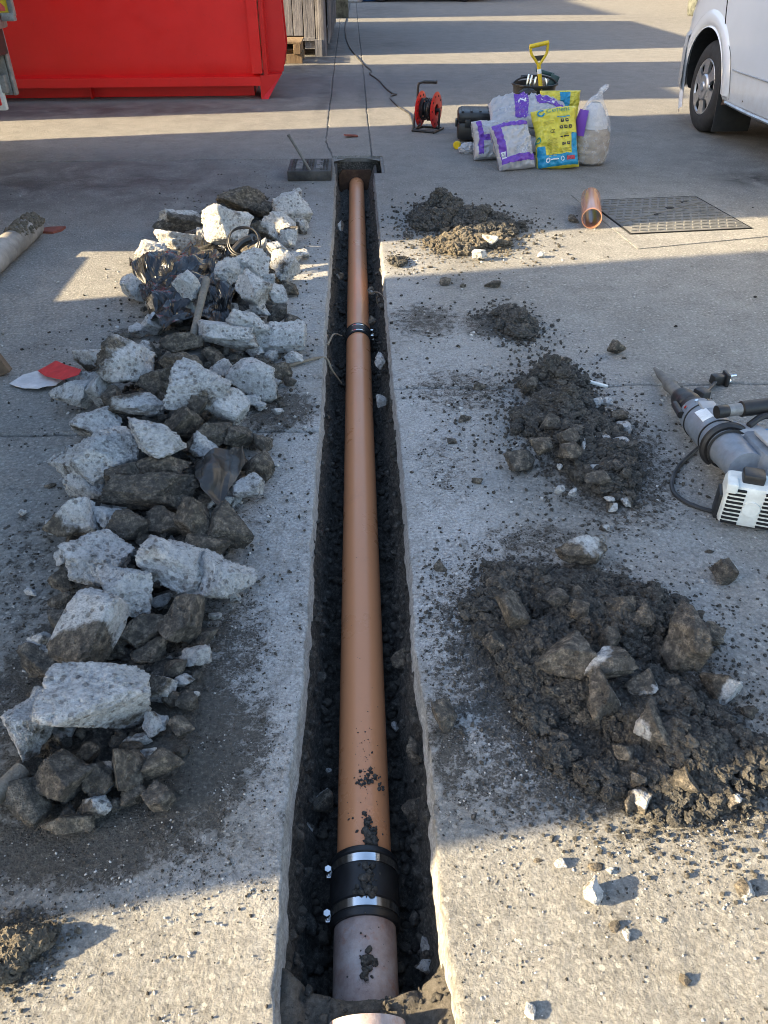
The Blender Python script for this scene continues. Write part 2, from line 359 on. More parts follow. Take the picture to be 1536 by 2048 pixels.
MAT = dict(
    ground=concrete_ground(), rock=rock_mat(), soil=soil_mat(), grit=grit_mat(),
    soil_dry=soil_mat('dry_soil', (.06, .05, .037), (.16, .135, .10), (.34, .30, .23)),
    red=paint_red(), orange=pipe_mat('orange_drain_pipe', (.70, .285, .125), .30), bronze=pipe_mat('glossy_brown_pipe', (.43, .20, .115), .14, .1),
    rubber=plain('black_rubber', (.014, .014, .015), .45, var=.3, bump=.2, dirt=.25), steel=plain('clamp_steel', (.72, .72, .72), .16, 1.0, var=.1, dirt=.2),
    darkiron=plain('blackened_iron', (.045, .044, .042), .7, .2, var=.35, scale=14, bump=.5, dirt=.5, dcol=(.16, .15, .135)), brickwall=plain('dark_brickwork', (.10, .075, .06), .9, var=.2, scale=2),
    muddysheet=plain('muddy_dark_sheet', (.022, .021, .020), .5, var=.3, scale=12, bump=.4, bscale=40, dirt=.9, dcol=(.16, .14, .115)),
    clay=clay_mat(), oldpipe=plain('dirty_old_pipe', (.30, .275, .245), .8, var=.25, scale=9, bump=.5, bscale=90, dirt=.85, dcol=(.09, .075, .055)), iron=iron_mat(), rust=rust_mat(), van=van_white(), sheet=plastic_sheet(), clear=clear_plastic(),
    shed=wood_mat('weathered_timber', (.075, .072, .075), (.33, .32, .325)), pallet=wood_mat('pallet_timber', (.13, .085, .05), (.36, .26, .16), 1.5),
    handle=wood_mat('dirty_ash_handle', (.11, .095, .075), (.30, .27, .22), 3.0),
    tyre=plain('tyre_rubber', (.017, .017, .018), .75, var=.25, bump=.3, dirt=.3, dcol=(.05, .047, .042)), hub=plain('wheel_trim_silver', (.50, .50, .51), .34, .85, var=.08, dirt=.35, dcol=(.12, .11, .1)),
    black=plain('black_plastic', (.016, .017, .018), .42, var=.2, bump=.15, dirt=.3), dark=plain('dark_void', (.006, .006, .006), .9),
    grey=plain('grey_bumper', (.33, .345, .36), .5, var=.08), navy=plain('breaker_grey', (.17, .20, .24), .38, var=.15, bump=.1, dirt=.35, dcol=(.30, .28, .26)),
    offwhite=plain('cream_casing', (.66, .68, .64), .45, var=.08, dirt=.3, dcol=(.25, .23, .2)), blue=plain('blue_rubber', (.02, .22, .46), .45, var=.1, dirt=.2),
    teal=plain('green_tool_steel', (.018, .06, .062), .45, var=.15), yellow=plain('yellow_plastic', (.66, .46, .012), .38, var=.07, dirt=.2),
    redp=plain('red_plastic', (.60, .022, .018), .34, var=.08, dirt=.15), bagyellow=plain('yellow_cement_sack', (.60, .52, .05), .40, var=.05, scale=8, bump=.25, bscale=40, dirt=.1),
    bagwhite=plain('dirty_white_polythene', (.40, .40, .42), .34, var=.05, scale=9, bump=.25, bscale=40, dirt=.25, dcol=(.27, .25, .24)), purple=plain('purple_print', (.14, .045, .36), .36, var=.06, scale=9, bump=.25, bscale=40),
    cyan=plain('blue_print', (.012, .24, .42), .42, var=.08), ink=plain('black_print', (.03, .03, .03), .5), green=plain('green_print', (.05, .26, .20), .5), redink=plain('red_print', (.42, .03, .05), .5), white=plain('white_print', (.75, .78, .8), .5),
    olive=plain('faint_print', (.42, .37, .05), .5), pale=plain('pale_print', (.60, .60, .62), .45), sand=plain('damp_sand', (.24, .18, .115), .9, var=.15, bump=.5),
    lorrygrey=plain('galvanised_steel', (.30, .30, .29), .5, .4, var=.2, dirt=.4), cream=plain('yard_render', (.42, .40, .36), .85, var=.12, scale=3), stone=plain('mossy_stone', (.10, .105, .085), .9, var=.35, scale=14, bump=.6, bscale=60),
    hiyellow=plain('reflective_yellow', (.72, .50, .03), .4), hired=plain('reflective_red', (.70, .10, .08), .4), glass=plain('dark_glass', (.012, .014, .016), .06), card=plain('torn_card', (.60, .58, .57), .75, var=.12, dirt=.3, scale=20), cardred=plain('red_card', (.58, .03, .035), .5, var=.12, dirt=.1),
    brown=plain('brown_board', (.14, .095, .06), .8, var=.2), cable=plain('cable_black', (.02, .021, .023), .5, dirt=.5, dcol=(.2, .19, .18)), shard=plain('white_stone', (.58, .57, .55), .85, var=.18, bump=.5, dirt=.25),
    brick=plain('red_pottery', (.20, .055, .035), .8, var=.2, bump=.4), root=plain('root_fibre', (.22, .18, .13), .9, var=.2), caryard=plain('dark_car_paint', (.012, .016, .03), .3), bluebag=plain('blue_tarpaulin', (.05, .14, .36), .5), whitebag=plain('white_builders_bag', (.6, .62, .64), .7),
)
# ================================================================== the setting
def edge_fn(px, z=0.0):
    P = np.array([G(x, y, z) for x, y in px]); P = P[np.argsort(P[:, 1])]
    return P[:, 1], P[:, 0]
LE = edge_fn([(558, 2046), (563, 1865), (574, 1618), (590, 1500), (606, 1384), (612, 1314), (620, 1170), (629, 1005), (634, 920), (643, 846), (649, 724), (652, 637), (659, 545), (667, 446), (671.5, 350), (668, 320), (652, 286), (659, 219), (667, 146), (676, 70)])
RE = edge_fn([(912, 2046), (905, 1983), (886, 1852), (876, 1761), (866, 1650), (857, 1513), (849, 1419), (836, 1361), (828, 1302), (823, 1190), (807, 981), (801, 907), (790, 810), (782, 750), (776, 658), (770, 586), (761, 494), (754, 422), (747.5, 350), (741, 286), (734, 221), (727, 146), (718, 70)])
Y_CH0, Y_CH1 = G(712, 349)[1], G(720, 312)[1]           # the chamber's opening
def xl(Y): return np.interp(Y, *LE)
def xr(Y):
    Y = np.asarray(Y, float); b = np.interp(Y, *RE)
    return b + .075*((Y > Y_CH0+.03) & (Y < Y_CH1))
Y_PL = G(712, 355, -.137)[1]                              # where the pipe enters the chamber
def wob(Y, s, amp=1.0):
    Y = np.atleast_1d(np.asarray(Y, float)); P = np.stack([Y*9, np.full_like(Y, s), np.zeros_like(Y)], 1)
    return amp*(.006*fbm(P, 4, .6)+.004*np.maximum(0, perlin(P*[.35, 1, 1]+5)))
YJL1 = G(300, 866)[1]; YJL2 = G(300, 321)[1]; YJR1 = G(1150, 772)[1]; YJR2 = G(1000, 296)[1]
# soil, oil, dark patches and dust lie where the photograph shows them: (x, y, rx, ry, strength) measured on the survey photograph
DIRT = [(450, 1000, 200, 200, .55), (430, 1300, 150, 150, .75), (330, 1500, 220, 220, 1.0), (150, 1690, 260, 90, .95), (420, 1700, 180, 90, .6), (100, 1350, 160, 200, .8), (60, 1100, 100, 150, .6), (560, 820, 95, 55, .85), (600, 700, 60, 70, .45), (560, 960, 80, 80, .5),
        (110, 690, 110, 18, .5), (600, 500, 55, 110, .5), (250, 665, 40, 14, .7), (60, 1240, 80, 120, .6), (470, 1480, 120, 160, .75), (560, 1300, 50, 200, .3), (80, 1560, 120, 100, .9), (300, 620, 120, 160, .5),
        (800, 445, 55, 40, .35), (810, 540, 55, 20, .55), (850, 640, 95, 45, .75), (1000, 650, 100, 36, .85), (920, 780, 150, 60, .7), (890, 930, 90, 110, .6), (1080, 1080, 160, 50, .7), (1150, 1330, 320, 300, .95), (950, 1250, 130, 170, .7),
        (1200, 900, 170, 170, .8), (900, 1480, 60, 150, .8), (1000, 1590, 170, 90, .7), (1400, 1560, 200, 120, .8), (1250, 1850, 90, 110, .42), (1060, 1900, 120, 100, .32), (1470, 1760, 60, 60, .4), (960, 1110, 120, 60, .55), (900, 850, 60, 60, .5), (950, 520, 160, 45, .5),
        (20, 1900, 130, 90, .8), (870, 1300, 22, 260, .45), (830, 1000, 18, 200, .4), (800, 700, 18, 200, .5), (600, 1150, 24, 260, .5), (570, 1500, 30, 250, .5), (640, 800, 14, 200, .5), (700, 2020, 300, 40, .4), (600, 330, 90, 30, .4), (560, 1900, 60, 120, .25)]
WET = [(200, 365, 330, 42, .95), (420, 380, 160, 40, .7), (150, 222, 420, 10, .9), (1500, 358, 70, 12, 1.3), (1440, 330, 140, 30, .4), (640, 95, 45, 50, 1.0), (610, 140, 60, 8, .9), (650, 195, 22, 30, .8), (730, 205, 14, 30, .7), (770, 90, 60, 8, .5), (500, 250, 90, 20, .2), (1180, 40, 400, 20, .25), (1000, 190, 300, 60, .22), (560, 200, 40, 10, .8), (740, 20, 70, 15, .7), (870, 470, 120, 60, .4), (1440, 260, 100, 30, .6)]  # stains, with dark strips at the skip foot and round the van
DUST = [(900, 1050, 120, 120, 1.0), (880, 1230, 110, 120, 1.1), (960, 1420, 120, 120, .9), (590, 1300, 50, 350, .9), (600, 1000, 60, 250, .9), (1340, 1250, 160, 90, .5), (900, 750, 120, 120, .6), (440, 1750, 200, 60, .5), (850, 850, 120, 200, .9), (870, 1150, 90, 200, 1.0), (1060, 1150, 120, 120, .4), (560, 1000, 110, 140, .9), (540, 1250, 110, 200, .9), (600, 560, 60, 200, .7), (560, 1450, 60, 160, .8), (1250, 850, 100, 200, .4), (1000, 1480, 100, 120, .9), (600, 860, 60, 60, .8), (1380, 1150, 140, 120, .4), (800, 560, 60, 150, .5), (850, 700, 80, 80, .5)]
def blobs(P, L):
    out = np.zeros(len(P))
    for x, y, rx, ry, s in L:
        c = G(x, y); k = ppm(x, y); d = ray(x, y); sy = -d[2]/np.linalg.norm(d)
        ax = rx/k; ay = ry/k/max(sy, .12)
        q = ((P[:, 0]-c[0])/ax)**2+((P[:, 1]-c[1])/ay)**2
        out = np.maximum(out, s*np.exp(-q**1.5*.7))
    return np.clip(out, 0, 1.3)
def prof(e, deep, rad=.012):
    e = np.maximum(e, -1.0)
    return np.where(e <= 0, -deep, np.where(e < rad, -(rad-np.sqrt(np.maximum(0, rad**2-(rad-e)**2)))*.8, 0.0))
def grow(a, b, step, near, k):
    out = [a]
    while out[-1] < b: out.append(out[-1]+step*(1+max(0, out[-1]-near)*k))
    out[-1] = b; return np.array(out)
def ground_z(X, Y):
    P = np.stack([X, Y, np.zeros_like(X)], 1)
    near = np.clip(1.6-Y*.3, .15, 1)
    return .0035*perlin(P*1.7)+near*(.0018*fbm(P*[26, 26, 1], 3, .6)+.0011*perlin(P*[75, 75, 1]))
def wv(Y, s): return np.where(Y > Y_CH1, .004*perlin(np.stack([Y*1.4, Y*0+s, Y*0], 1))+.012*perlin(np.stack([Y*11, Y*0+s, Y*0], 1)), 0)*np.clip((Y-Y_CH1)/.3, 0, 1)
def slab(side, Y0, Y1, parent, deep=.07, w0=None, w1=None):
    """side: -1 left of the trench, 1 right, 0 the strip in line with it"""
    Ys = [Y0-.002, Y0+.0005, Y0+.004, Y0+.010]
    body = []; y = Y0+.018
    while y < Y1-.02: body.append(y); y += .009*(1+max(0, y-1.3)*.55)
    Ys = np.array(Ys+body+[Y1-.010, Y1-.004, Y1-.0005, Y1+.002])
    if side > 0: Ys = np.sort(np.concatenate([Ys, [q+d for q in (Y_CH0+.03, Y_CH1) for d in (-.001, .001) if Y0 < q < Y1]]))
    if side: offs = np.concatenate([[-.006, -.003, -.001, .0005, .003, .007, .012], grow(.02, 11.5, .010, .75, .55)])
    else: offs = None
    nY = len(Ys); n = np.arange(nY)
    ej0 = Ys-Y0; ej1 = Y1-Ys
    if side:
        e = xl(Ys) if side < 0 else xr(Ys); e = e+side*np.abs(wob(Ys, 3.1+side))+wv(Ys, 2 if side < 0 else 5)
        X = e[:, None]+side*offs[None, :]
        Yg = np.repeat(Ys[:, None], len(offs), 1)
        E = np.repeat(offs[None, :], nY, 0)
    else:
        m = 26; u = np.concatenate([[-.01, -.001, .003, .012], np.linspace(.04, .96, m), [.988, .997, 1.001, 1.01]])
        a = xl(Ys)+.0015+np.abs(wob(Ys, 9.0, 2.6))+wv(Ys, 2); b = xr(Ys)-.0015-np.abs(wob(Ys, 13.0, 2.6))+wv(Ys, 5)
        X = a[:, None]+(b-a)[:, None]*u[None, :]; Yg = np.repeat(Ys[:, None], len(u), 1)
        E = np.minimum(u, 1-u)[None, :]*(b-a)[:, None]
    # wander of the joints
    if w0: Yg = Yg+np.exp(-np.abs(ej0)/.05)[:, None]*wob(X.ravel()*.6, w0, 2.0).reshape(X.shape)
    if w1: Yg = Yg+np.exp(-np.abs(ej1)/.05)[:, None]*wob(X.ravel()*.6, w1, 2.0).reshape(X.shape)
    xf, yf = X.ravel(), Yg.ravel()
    chip = .007+.022*np.clip(perlin(np.stack([xf*3, yf*9, xf*0], 1))-.05, 0, 1)
    z1 = prof(E.ravel(), deep, chip)
    z1 = np.where(E.ravel() < -.005, -deep, np.where(E.ravel() < -.002, -deep*.55, np.where(E.ravel() < 0, -.02, z1))) if side else prof(E.ravel(), .012, .003)
    ej = np.minimum(ej0, ej1)[:, None].repeat(X.shape[1], 1).ravel()
    z2 = np.where(ej < 0, -.03, np.where(ej < .01, -(.01-np.sqrt(np.maximum(0, 1e-4-(.01-ej)**2)))*.8, 0))
    z = np.minimum(z1, z2)+ground_z(xf, yf)
    if side:      # rough broken cut face
        inn = E.ravel() < .0015
        nz = fbm(np.stack([yf*11, z*26, xf*0+side], 1), 3, .5)
        xf = xf+np.where(inn, -side*(.0035*nz-.001), 0)
    P = np.stack([xf, yf, z], 1)
    k = X.shape[1]; i = np.arange(nY-1)[:, None]*k; j = np.arange(k-1)[None, :]; q = (i+j).ravel()
    F = np.stack([q, q+1, q+k+1, q+k], 1)
    if side < 0: F = F[:, ::-1]
    top = z > -.02
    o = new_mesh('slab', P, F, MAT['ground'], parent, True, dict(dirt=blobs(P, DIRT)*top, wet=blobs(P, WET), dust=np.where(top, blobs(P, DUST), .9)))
    return o
# joint filling and everything beyond the slabs
def base_sheet():
    V, F = [], []
    ys = np.concatenate([[-60], np.linspace(-1, 6.5, 40), np.linspace(7, 40, 12), [400]])
    for s in (-1, 1):
        b = len(V)
        for y in ys:
            yy = min(max(y, .45), 40.); e = (xl(yy)-.03) if s < 0 else (np.interp(yy, *RE)+.11)
            if y >= Y_CH1+.03: e = 0.0
            V += [(e, y, -.016), (s*400, y, -.016)]
        for i in range(len(ys)-1):
            f = (b+2*i, b+2*i+1, b+2*i+3, b+2*i+2); F.append(f if s > 0 else f[::-1])
    n = len(V)
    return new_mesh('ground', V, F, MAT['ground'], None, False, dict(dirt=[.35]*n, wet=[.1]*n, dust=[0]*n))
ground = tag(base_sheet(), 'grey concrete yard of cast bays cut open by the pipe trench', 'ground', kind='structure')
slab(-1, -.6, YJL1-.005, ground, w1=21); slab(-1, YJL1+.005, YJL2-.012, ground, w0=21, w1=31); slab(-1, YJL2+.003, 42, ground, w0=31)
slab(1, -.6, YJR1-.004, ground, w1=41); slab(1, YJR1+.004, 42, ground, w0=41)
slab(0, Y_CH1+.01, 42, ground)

# ------------------------------------------------------------------ trench of dark soil
def trench_floor(X, Y):
    lip = .572+2.0*(X-.5*(xl(Y)+np.interp(Y, *RE)))**2
    up = np.clip((lip-Y)/.05, 0, 1); up = up*up*(3-2*up)
    base = -.255+.185*up+.03*np.clip((Y-3)/2, 0, 1)
    return base
def make_trench():
    Ys = grow(-.5, Y_PL+.01, .010, 1.2, .5); m = 44; u = np.linspace(0, 1, m); U, Yg = np.meshgrid(u, Ys)
    a = xl(Yg)-.03; b = np.interp(Yg, *RE)+.03
    xw = a+(b-a)*U; fl = trench_floor(xw, Yg)
    d = np.minimum(xw-a, b-xw)
    bank = np.clip(1-(d-.018)/.045, 0, 1)
    P0 = np.stack([xw.ravel(), Yg.ravel(), fl.ravel()], 1)
    hump = .5+.5*perlin(P0*[0, 2.2, 0]+(3*np.sign(U.ravel()-.5))[:, None])
    z = fl+bank**1.5*(-.052-fl)+ (bank*(1-bank)*4*.05*hump.reshape(fl.shape))
    z = z+(.018*fbm(P0*28, 4, .6)+.008*fbm(P0*90, 3, .6)).reshape(fl.shape)*(1-.5*(bank > .98))*np.where(Yg < .58, .45, 1.0)
    x = xw+(.012*fbm(P0*30+9, 3)).reshape(fl.shape)*(bank < .95)
    P = np.stack([x.ravel(), Yg.ravel(), z.ravel()], 1)
    k = m; q = (np.arange(len(Ys)-1)[:, None]*k+np.arange(k-1)[None, :]).ravel()
    F = np.stack([q, q+1, q+k+1, q+k], 1)
    return P, F
TP, TF = make_trench()
trench = tag(new_mesh('trench', TP, TF, MAT['soil'], None, True, dict(tone=np.clip((TP[:, 2]+.12)*12, 0, .8)*(TP[:, 1] < .68))), 'narrow dark soil trench cut straight through the concrete yard', 'trench', kind='structure')

# ------------------------------------------------------------------ clods and crumbs
PROTO = {}
for sub in (1, 2, 3):
    L = []
    for k in range(14):
        V, F = ICO[sub]; r = np.random.RandomState(k+50*sub)
        n = r.normal(size=(8, 3)); n /= np.linalg.norm(n, axis=1)[:, None]; d = r.uniform(.5, .95, 8)
        q = np.min(np.where(V@n.T > .05, d/np.maximum(V@n.T, .05), 9), axis=1); q = np.minimum(q, 1.05)
        W = V*(q*(1+.34*fbm(V*2.6+k*7, 3, .75)))[:, None]; L.append((W, F))
    PROTO[sub] = L
def crumbs(pos, size, rnd, sub=1, tone=None, flat=.75):
    pos = np.asarray(pos, float); size = np.asarray(size, float); N = len(pos)
    tone = np.zeros(N) if tone is None else np.asarray(tone, float); which = rnd.randint(14, size=N)
    subs = np.full(N, sub) if np.isscalar(sub) else np.asarray(sub)
    Vs, Fs, T = [], [], []; n = 0
    for sb in np.unique(subs):
        for w in range(14):
            I = np.where((which == w) & (subs == sb))[0]
            if not len(I): continue
            V, F = PROTO[sb][w]; k = len(I)
            W = V[None]*size[I, None, None]*rnd.uniform(.7, 1.3, (k, 1, 3))*np.array([1, 1, flat])
            a = rnd.uniform(0, 6.28, (k, 1)); b = rnd.uniform(-.7, .7, (k, 1)); c, s, cb, sb_ = np.cos(a), np.sin(a), np.cos(b), np.sin(b)
            x, y, z = W[..., 0], W[..., 1]*cb-W[..., 2]*sb_, W[..., 1]*sb_+W[..., 2]*cb
            W = np.stack([x*c-y*s, x*s+y*c, z], -1)+pos[I][:, None, :]
            Vs.append(W.reshape(-1, 3)); Fs.append((F[None]+(np.arange(k)*len(V))[:, None, None]).reshape(-1, 3)+n); T.append(np.repeat(tone[I], len(V))); n += k*len(V)
    return np.concatenate(Vs), np.concatenate(Fs), np.concatenate(T)
def heap(name, label, B, nclod, smin, smax, mat='soil', seed=1, tone_hi=.22, cat='soil heap', spread=.90, flat_=True):
    """B: (x, y, rx, ry, height) mounds; one object of loose soil"""
    rnd = np.random.RandomState(seed); C = []
    for x, y, rx, ry, h in B:
        c = G(x, y); k = ppm(x, y); d = ray(x, y); sy = -d[2]/np.linalg.norm(d)
        C.append((c[0], c[1], rx/k, ry/k/max(sy, .3), h))
    C = np.array(C)
    def H(P):
        Q = P.copy(); Q[:, 0] += .05*perlin(P*7)+.02*perlin(P*23); Q[:, 1] += .05*perlin(P*7+40)+.02*perlin(P*23+9)
        z = np.zeros(len(P))
        for cx, cy, ax, ay, h in C:
            q = ((Q[:, 0]-cx)/ax)**2+((Q[:, 1]-cy)/ay)**2; z = np.maximum(z, h*np.clip(1-q**.75, 0, 1))
        return np.clip(z*(1+.7*fbm(P*9+3, 3))-.008, 0, None)
    x0, x1 = (C[:, 0]-C[:, 2]*1.3).min(), (C[:, 0]+C[:, 2]*1.3).max(); y0, y1 = (C[:, 1]-C[:, 3]*1.3).min(), (C[:, 1]+C[:, 3]*1.3).max()
    st = max(.0045, (x1-x0)/210, (y1-y0)/420); xs = np.arange(x0, x1, st); ys = np.arange(y0, y1, st); X, Yg = np.meshgrid(xs, ys)
    P = np.stack([X.ravel(), Yg.ravel(), 0*X.ravel()], 1)
    hz = H(P); rough = .010*fbm(P*32, 3, .62)+.016*np.abs(perlin(P*48))+.008*np.abs(perlin(P*110))
    P[:, 2] = hz+rough*.6*np.clip(hz/.02, 0, 1)-.006
    k = len(xs); q = (np.arange(len(ys)-1)[:, None]*k+np.arange(k-1)[None, :]).ravel(); F = np.stack([q, q+1, q+k+1, q+k], 1)
    F = F[P[F, 2].max(1) > .0005]
    P[:, 2] = np.maximum(P[:, 2], -.004)
    inside = (P[:, 0] > xl(P[:, 1])-.01) & (P[:, 0] < xr(P[:, 1])+.01); F = F[~inside[F].any(1)]
    Ft = np.concatenate([F[:, [0, 1, 2]], F[:, [0, 2, 3]]]); used = np.unique(Ft); mp = np.full(len(P), -1); mp[used] = np.arange(len(used))
    P2 = P[used]; F2 = mp[Ft]
    # clods
    wts = C[:, 2]*C[:, 3]; N = nclod*3; c = C[rnd.choice(len(C), N, p=wts/wts.sum())]
    p = np.stack([c[:, 0]+rnd.normal(size=N)*c[:, 2]*spread, c[:, 1]+rnd.normal(size=N)*c[:, 3]*spread, np.zeros(N)], 1)
    h = H(p); far = h < .003
    ok = ~((p[:, 0] > xl(p[:, 1])-.015) & (p[:, 0] < xr(p[:, 1])+.015)) & ~(far & (rnd.rand(N) > .85)); p, h, far = p[ok][:nclod], h[ok][:nclod], far[ok][:nclod]; N = len(p)
    s = (smin+(smax-smin)*rnd.rand(N)**3.2)*np.where(far, .36, 1.0)
    p[:, 2] = h+np.where(far, .45*s, .5*s+.008*rnd.rand(N))
    tone = np.where(rnd.rand(N) < tone_hi, rnd.rand(N)**2*.9, rnd.rand(N)*.22)
    V, Fc, T = crumbs(p, s, rnd, np.where(s > smin+(smax-smin)*.35, 3, np.where(s > smin+(smax-smin)*.07, 2, 1)), tone)
    allV = np.concatenate([P2, V]); allF = np.concatenate([F2, Fc+len(P2)])
    o = new_mesh(name, allV, allF, MAT[mat], None, flat_ is False, dict(tone=np.concatenate([np.zeros(len(P2)), T])))
    return tag(o, label, cat, kind='stuff'), H

# ------------------------------------------------------------------ the drain
PZ = -.192
PA = G(713, 356, PZ); PB = G(728.5, 1735, PZ)           # axis of the orange run
pdir = (PB-PA); pdir[2] = 0; pdir /= np.linalg.norm(pdir)
def on_axis(Y, dz=0): t = (Y-PA[1])/pdir[1]; q = PA+pdir*t; q[2] = PZ+dz; return q
YC1 = G(712, 678, PZ)[1]                                # far coupling
def pipe(name, Y0, Y1, r, mat, label, cat='pipe', wall=.004, n=64, curve=0.0):
    a = on_axis(Y0); L = (Y1-Y0); ax = np.array([-pdir[0]*1, -pdir[1], 0])*(-1 if pdir[1] > 0 else 1)
    ax = ax/ax[1]; 
    mb = MB(); seg = max(2, int(L/.15)); pr = [(0, r-wall)]+[(L*i/seg, r) for i in range(seg+1)]+[(L, r-wall), (0, r-wall)]
    mb.lathe(pr, a, ax, n)
    o = mb.build(name, MAT[mat], None, True); return tag(o, label, cat)
pipe('drain_pipe', YC1+.004, Y_PL+.06, .055, 'orange', 'orange plastic drain pipe running from the thin black coupling into the open chamber')
pipe('drain_pipe', .775, YC1-.004, .055, 'orange', 'long orange plastic drain pipe between the two black couplings')
pipe('clay_pipe', .40, .765, .0585, 'clay', 'old grey-pink clay pipe stub clamped into the wide rubber coupling', wall=.014)
def coupling(name, Yc, half, r, label, bands, bw):
    c = on_axis(Yc); e = empty(name, (c[0], c[1], PZ-r), label, 'pipe coupling'); ax = (0, 1, 0)
    mb = MB(); h = half
    prf = [(-h, r-.012), (-h, r-.003), (-h+.004, r)]
    for b in (-bands, bands): prf += [(b-bw*.75, r), (b-bw*.6, r-.0035), (b+bw*.6, r-.0035), (b+bw*.75, r)]
    prf += [(h-.004, r), (h, r-.003), (h, r-.012)]
    prf.sort(key=lambda q: q[0]) if False else None
    mb.lathe(prf, c, ax, 64); mb.build('sleeve', MAT['rubber'], e)
    for s in (-1, 1):
        m2 = MB(); m2.lathe([(s*bands-bw*.5, r-.0035), (s*bands-bw*.5, r-.0012), (s*bands+bw*.5, r-.0012), (s*bands+bw*.5, r-.0035)], c, ax, 64)
        cl = m2.build('clamp_band', MAT['steel'], e)
        m3 = MB(); q = R(200) if half > .05 else R(-15)
        pc = np.array([c[0]+math.cos(q)*(r+.006), c[1]+s*bands, PZ+math.sin(q)*(r+.006)+.02])
        m3.box(pc, (.014, bw*1.1, .02), None, .002); m3.tube([pc+np.array([-.002, 0, -.022]), pc+np.array([-.002, 0, .024])], .0045, 10); m3.lathe([(0, .0), (0, .007), (.007, .007), (.007, 0)], pc+np.array([-.002, 0, .022]), (0, 0, 1), 6)
        sc = m3.build('screw_housing', MAT['steel'], e); 
    return e
coupling('rubber_coupling', (G(728, 1735, PZ)[1]+G(728, 1862, PZ)[1])/2+.006, .067, .0675, 'wide black rubber coupling with two shiny steel bands joining orange pipe to clay pipe', .043, .016)
coupling('rubber_coupling', YC1, .048, .0625, 'slim black rubber coupling joining the two orange pipes', .030, .008)
# half-buried clay rim at the filled end of the trench
m = MB(); q = G(735, 2105, -.03); m.lathe([(0, .045), (0, .066), (.03, .070), (.05, .064), (.11, .060), (.11, .045), (0, .045)], (q[0], q[1]-.06, q[2]-.045), (0, 1, .12), 48)
tag(m.build('clay_collar', MAT['clay'], None), 'pinkish clay pipe collar half buried at the filled trench end', 'pipe collar')

# ------------------------------------------------------------------ open inspection chamber
cx0, cx1 = float(xl(Y_CH0)), float(np.interp(Y_CH0, *RE))+.075
ch = empty('inspection_chamber', ((cx0+cx1)/2, (Y_CH0+Y_CH1)/2, -.62), 'open rectangular inspection chamber with a rusty plate where the orange pipe enters', 'drain chamber')
m = MB(); hole = on_axis(Y_PL)
a0, a1 = cx0+.012, float(np.interp(Y_PL, *RE))-.002
nn = 24; V = []; F = []      # front plate with a hole for the pipe
outl = []
for k in range(nn):
    q = 2*math.pi*k/nn; c, s = math.cos(q), math.sin(q); t = 1e9
    for lim, v in ((a1-hole[0], c), (a0-hole[0], c), (-.085-PZ, s), (-.40-PZ, s)):
        if v*lim > 1e-6: t = min(t, lim/v)
    outl.append((hole[0]+c*t, PZ+s*t))
for d in (0, .022):
    V += [(x, Y_PL+d, z) for x, z in outl]+[(hole[0]+math.cos(2*math.pi*k/nn)*.057, Y_PL+d, PZ+math.sin(2*math.pi*k/nn)*.057) for k in range(nn)]
for k in range(nn):
    k2 = (k+1) % nn; F += [(k, k2, nn+k2, nn+k), (2*nn+k2, 2*nn+k, 3*nn+k, 3*nn+k2), (k2, k, 2*nn+k, 2*nn+k2), (nn+k, nn+k2, 3*nn+k2, 3*nn+k)]
m.add(V, F); m.build('front_plate', MAT['rust'], ch, False)
m = MB(); m.box(((cx0+cx1)/2, Y_CH1+.02, -.33), (cx1-cx0+.06, .05, .60)); m.build('back_wall', MAT['soil'], ch, False)
m = MB(); m.box((cx0-.012, (Y_CH0+Y_CH1)/2, -.34), (.03, Y_CH1-Y_CH0, .62)); m.build('side_wall', MAT['soil'], ch, False)
m = MB(); m.box((cx1+.012, (Y_CH0+Y_CH1)/2, -.34), (.03, Y_CH1-Y_CH0, .62)); m.build('side_wall', MAT['soil'], ch, False)
m = MB(); m.box(((cx0+cx1)/2, (Y_CH0+Y_CH1)/2, -.66), (cx1-cx0+.08, Y_CH1-Y_CH0+.1, .04)); m.build('chamber_floor', MAT['soil'], ch, False)
m = MB(); m.box((cx1-.006, (Y_CH0+Y_CH1)/2+.02, -.02), (.02, Y_CH1-Y_CH0-.06, .03), None, .003); m.box(((cx0+cx1)/2, Y_CH1-.002, -.025), (cx1-cx0, .012, .03), None, .003); m.build('frame_rim', MAT['iron'], ch, False)
# ================================================================== large things round the yard
def bevel_box(mb, c, d, bev=.01, M=None): mb.box(c, d, M, bev)
# ------------------------------------------------------------------ lorry parked along the left, its rear corner reaching into view, the unseen rest shaped to cast shade
LX = -2.47
lorry = empty('lorry', (LX-1.1, 3.4, 0), 'grey lorry with red and yellow chevron rear board standing left of the red skip', 'lorry')
m = MB(); m.box((LX-1.1, 5.18, 2.25), (2.2, 2.86, 2.90), None, .02); m.build('box_body', MAT['lorrygrey'], lorry)
m = MB(); m.box((LX-1.1, 3.45, .47), (.9, 6.0, .2)); m.box((LX-.16, 3.46, .24), (.3, .70, .40), None, .02); m.box((LX-.2, 2.98, .42), (.34, .26, .72), None, .03); m.box((LX-1.1, 5.2, .72), (2.1, 2.8, .16)); m.build('chassis', MAT['black'], lorry)  # includes a tall tank box added to block low sun
cabp = [(.32, .40), (.30, 1.15), (.55, 2.05), (.75, 2.75), (1.3, 2.95), (2.84, 2.95), (2.84, .40)]
m = MB(); m.prism(cabp, -2.2, 0, Matrix(((0, 0, 1, LX), (1, 0, 0, 0), (0, 1, 0, 0), (0, 0, 0, 1)))); m.box((LX-1.1, 1.6, .25), (2.0, 2.4, .34)); m.build('cab', MAT['lorrygrey'], lorry, False)
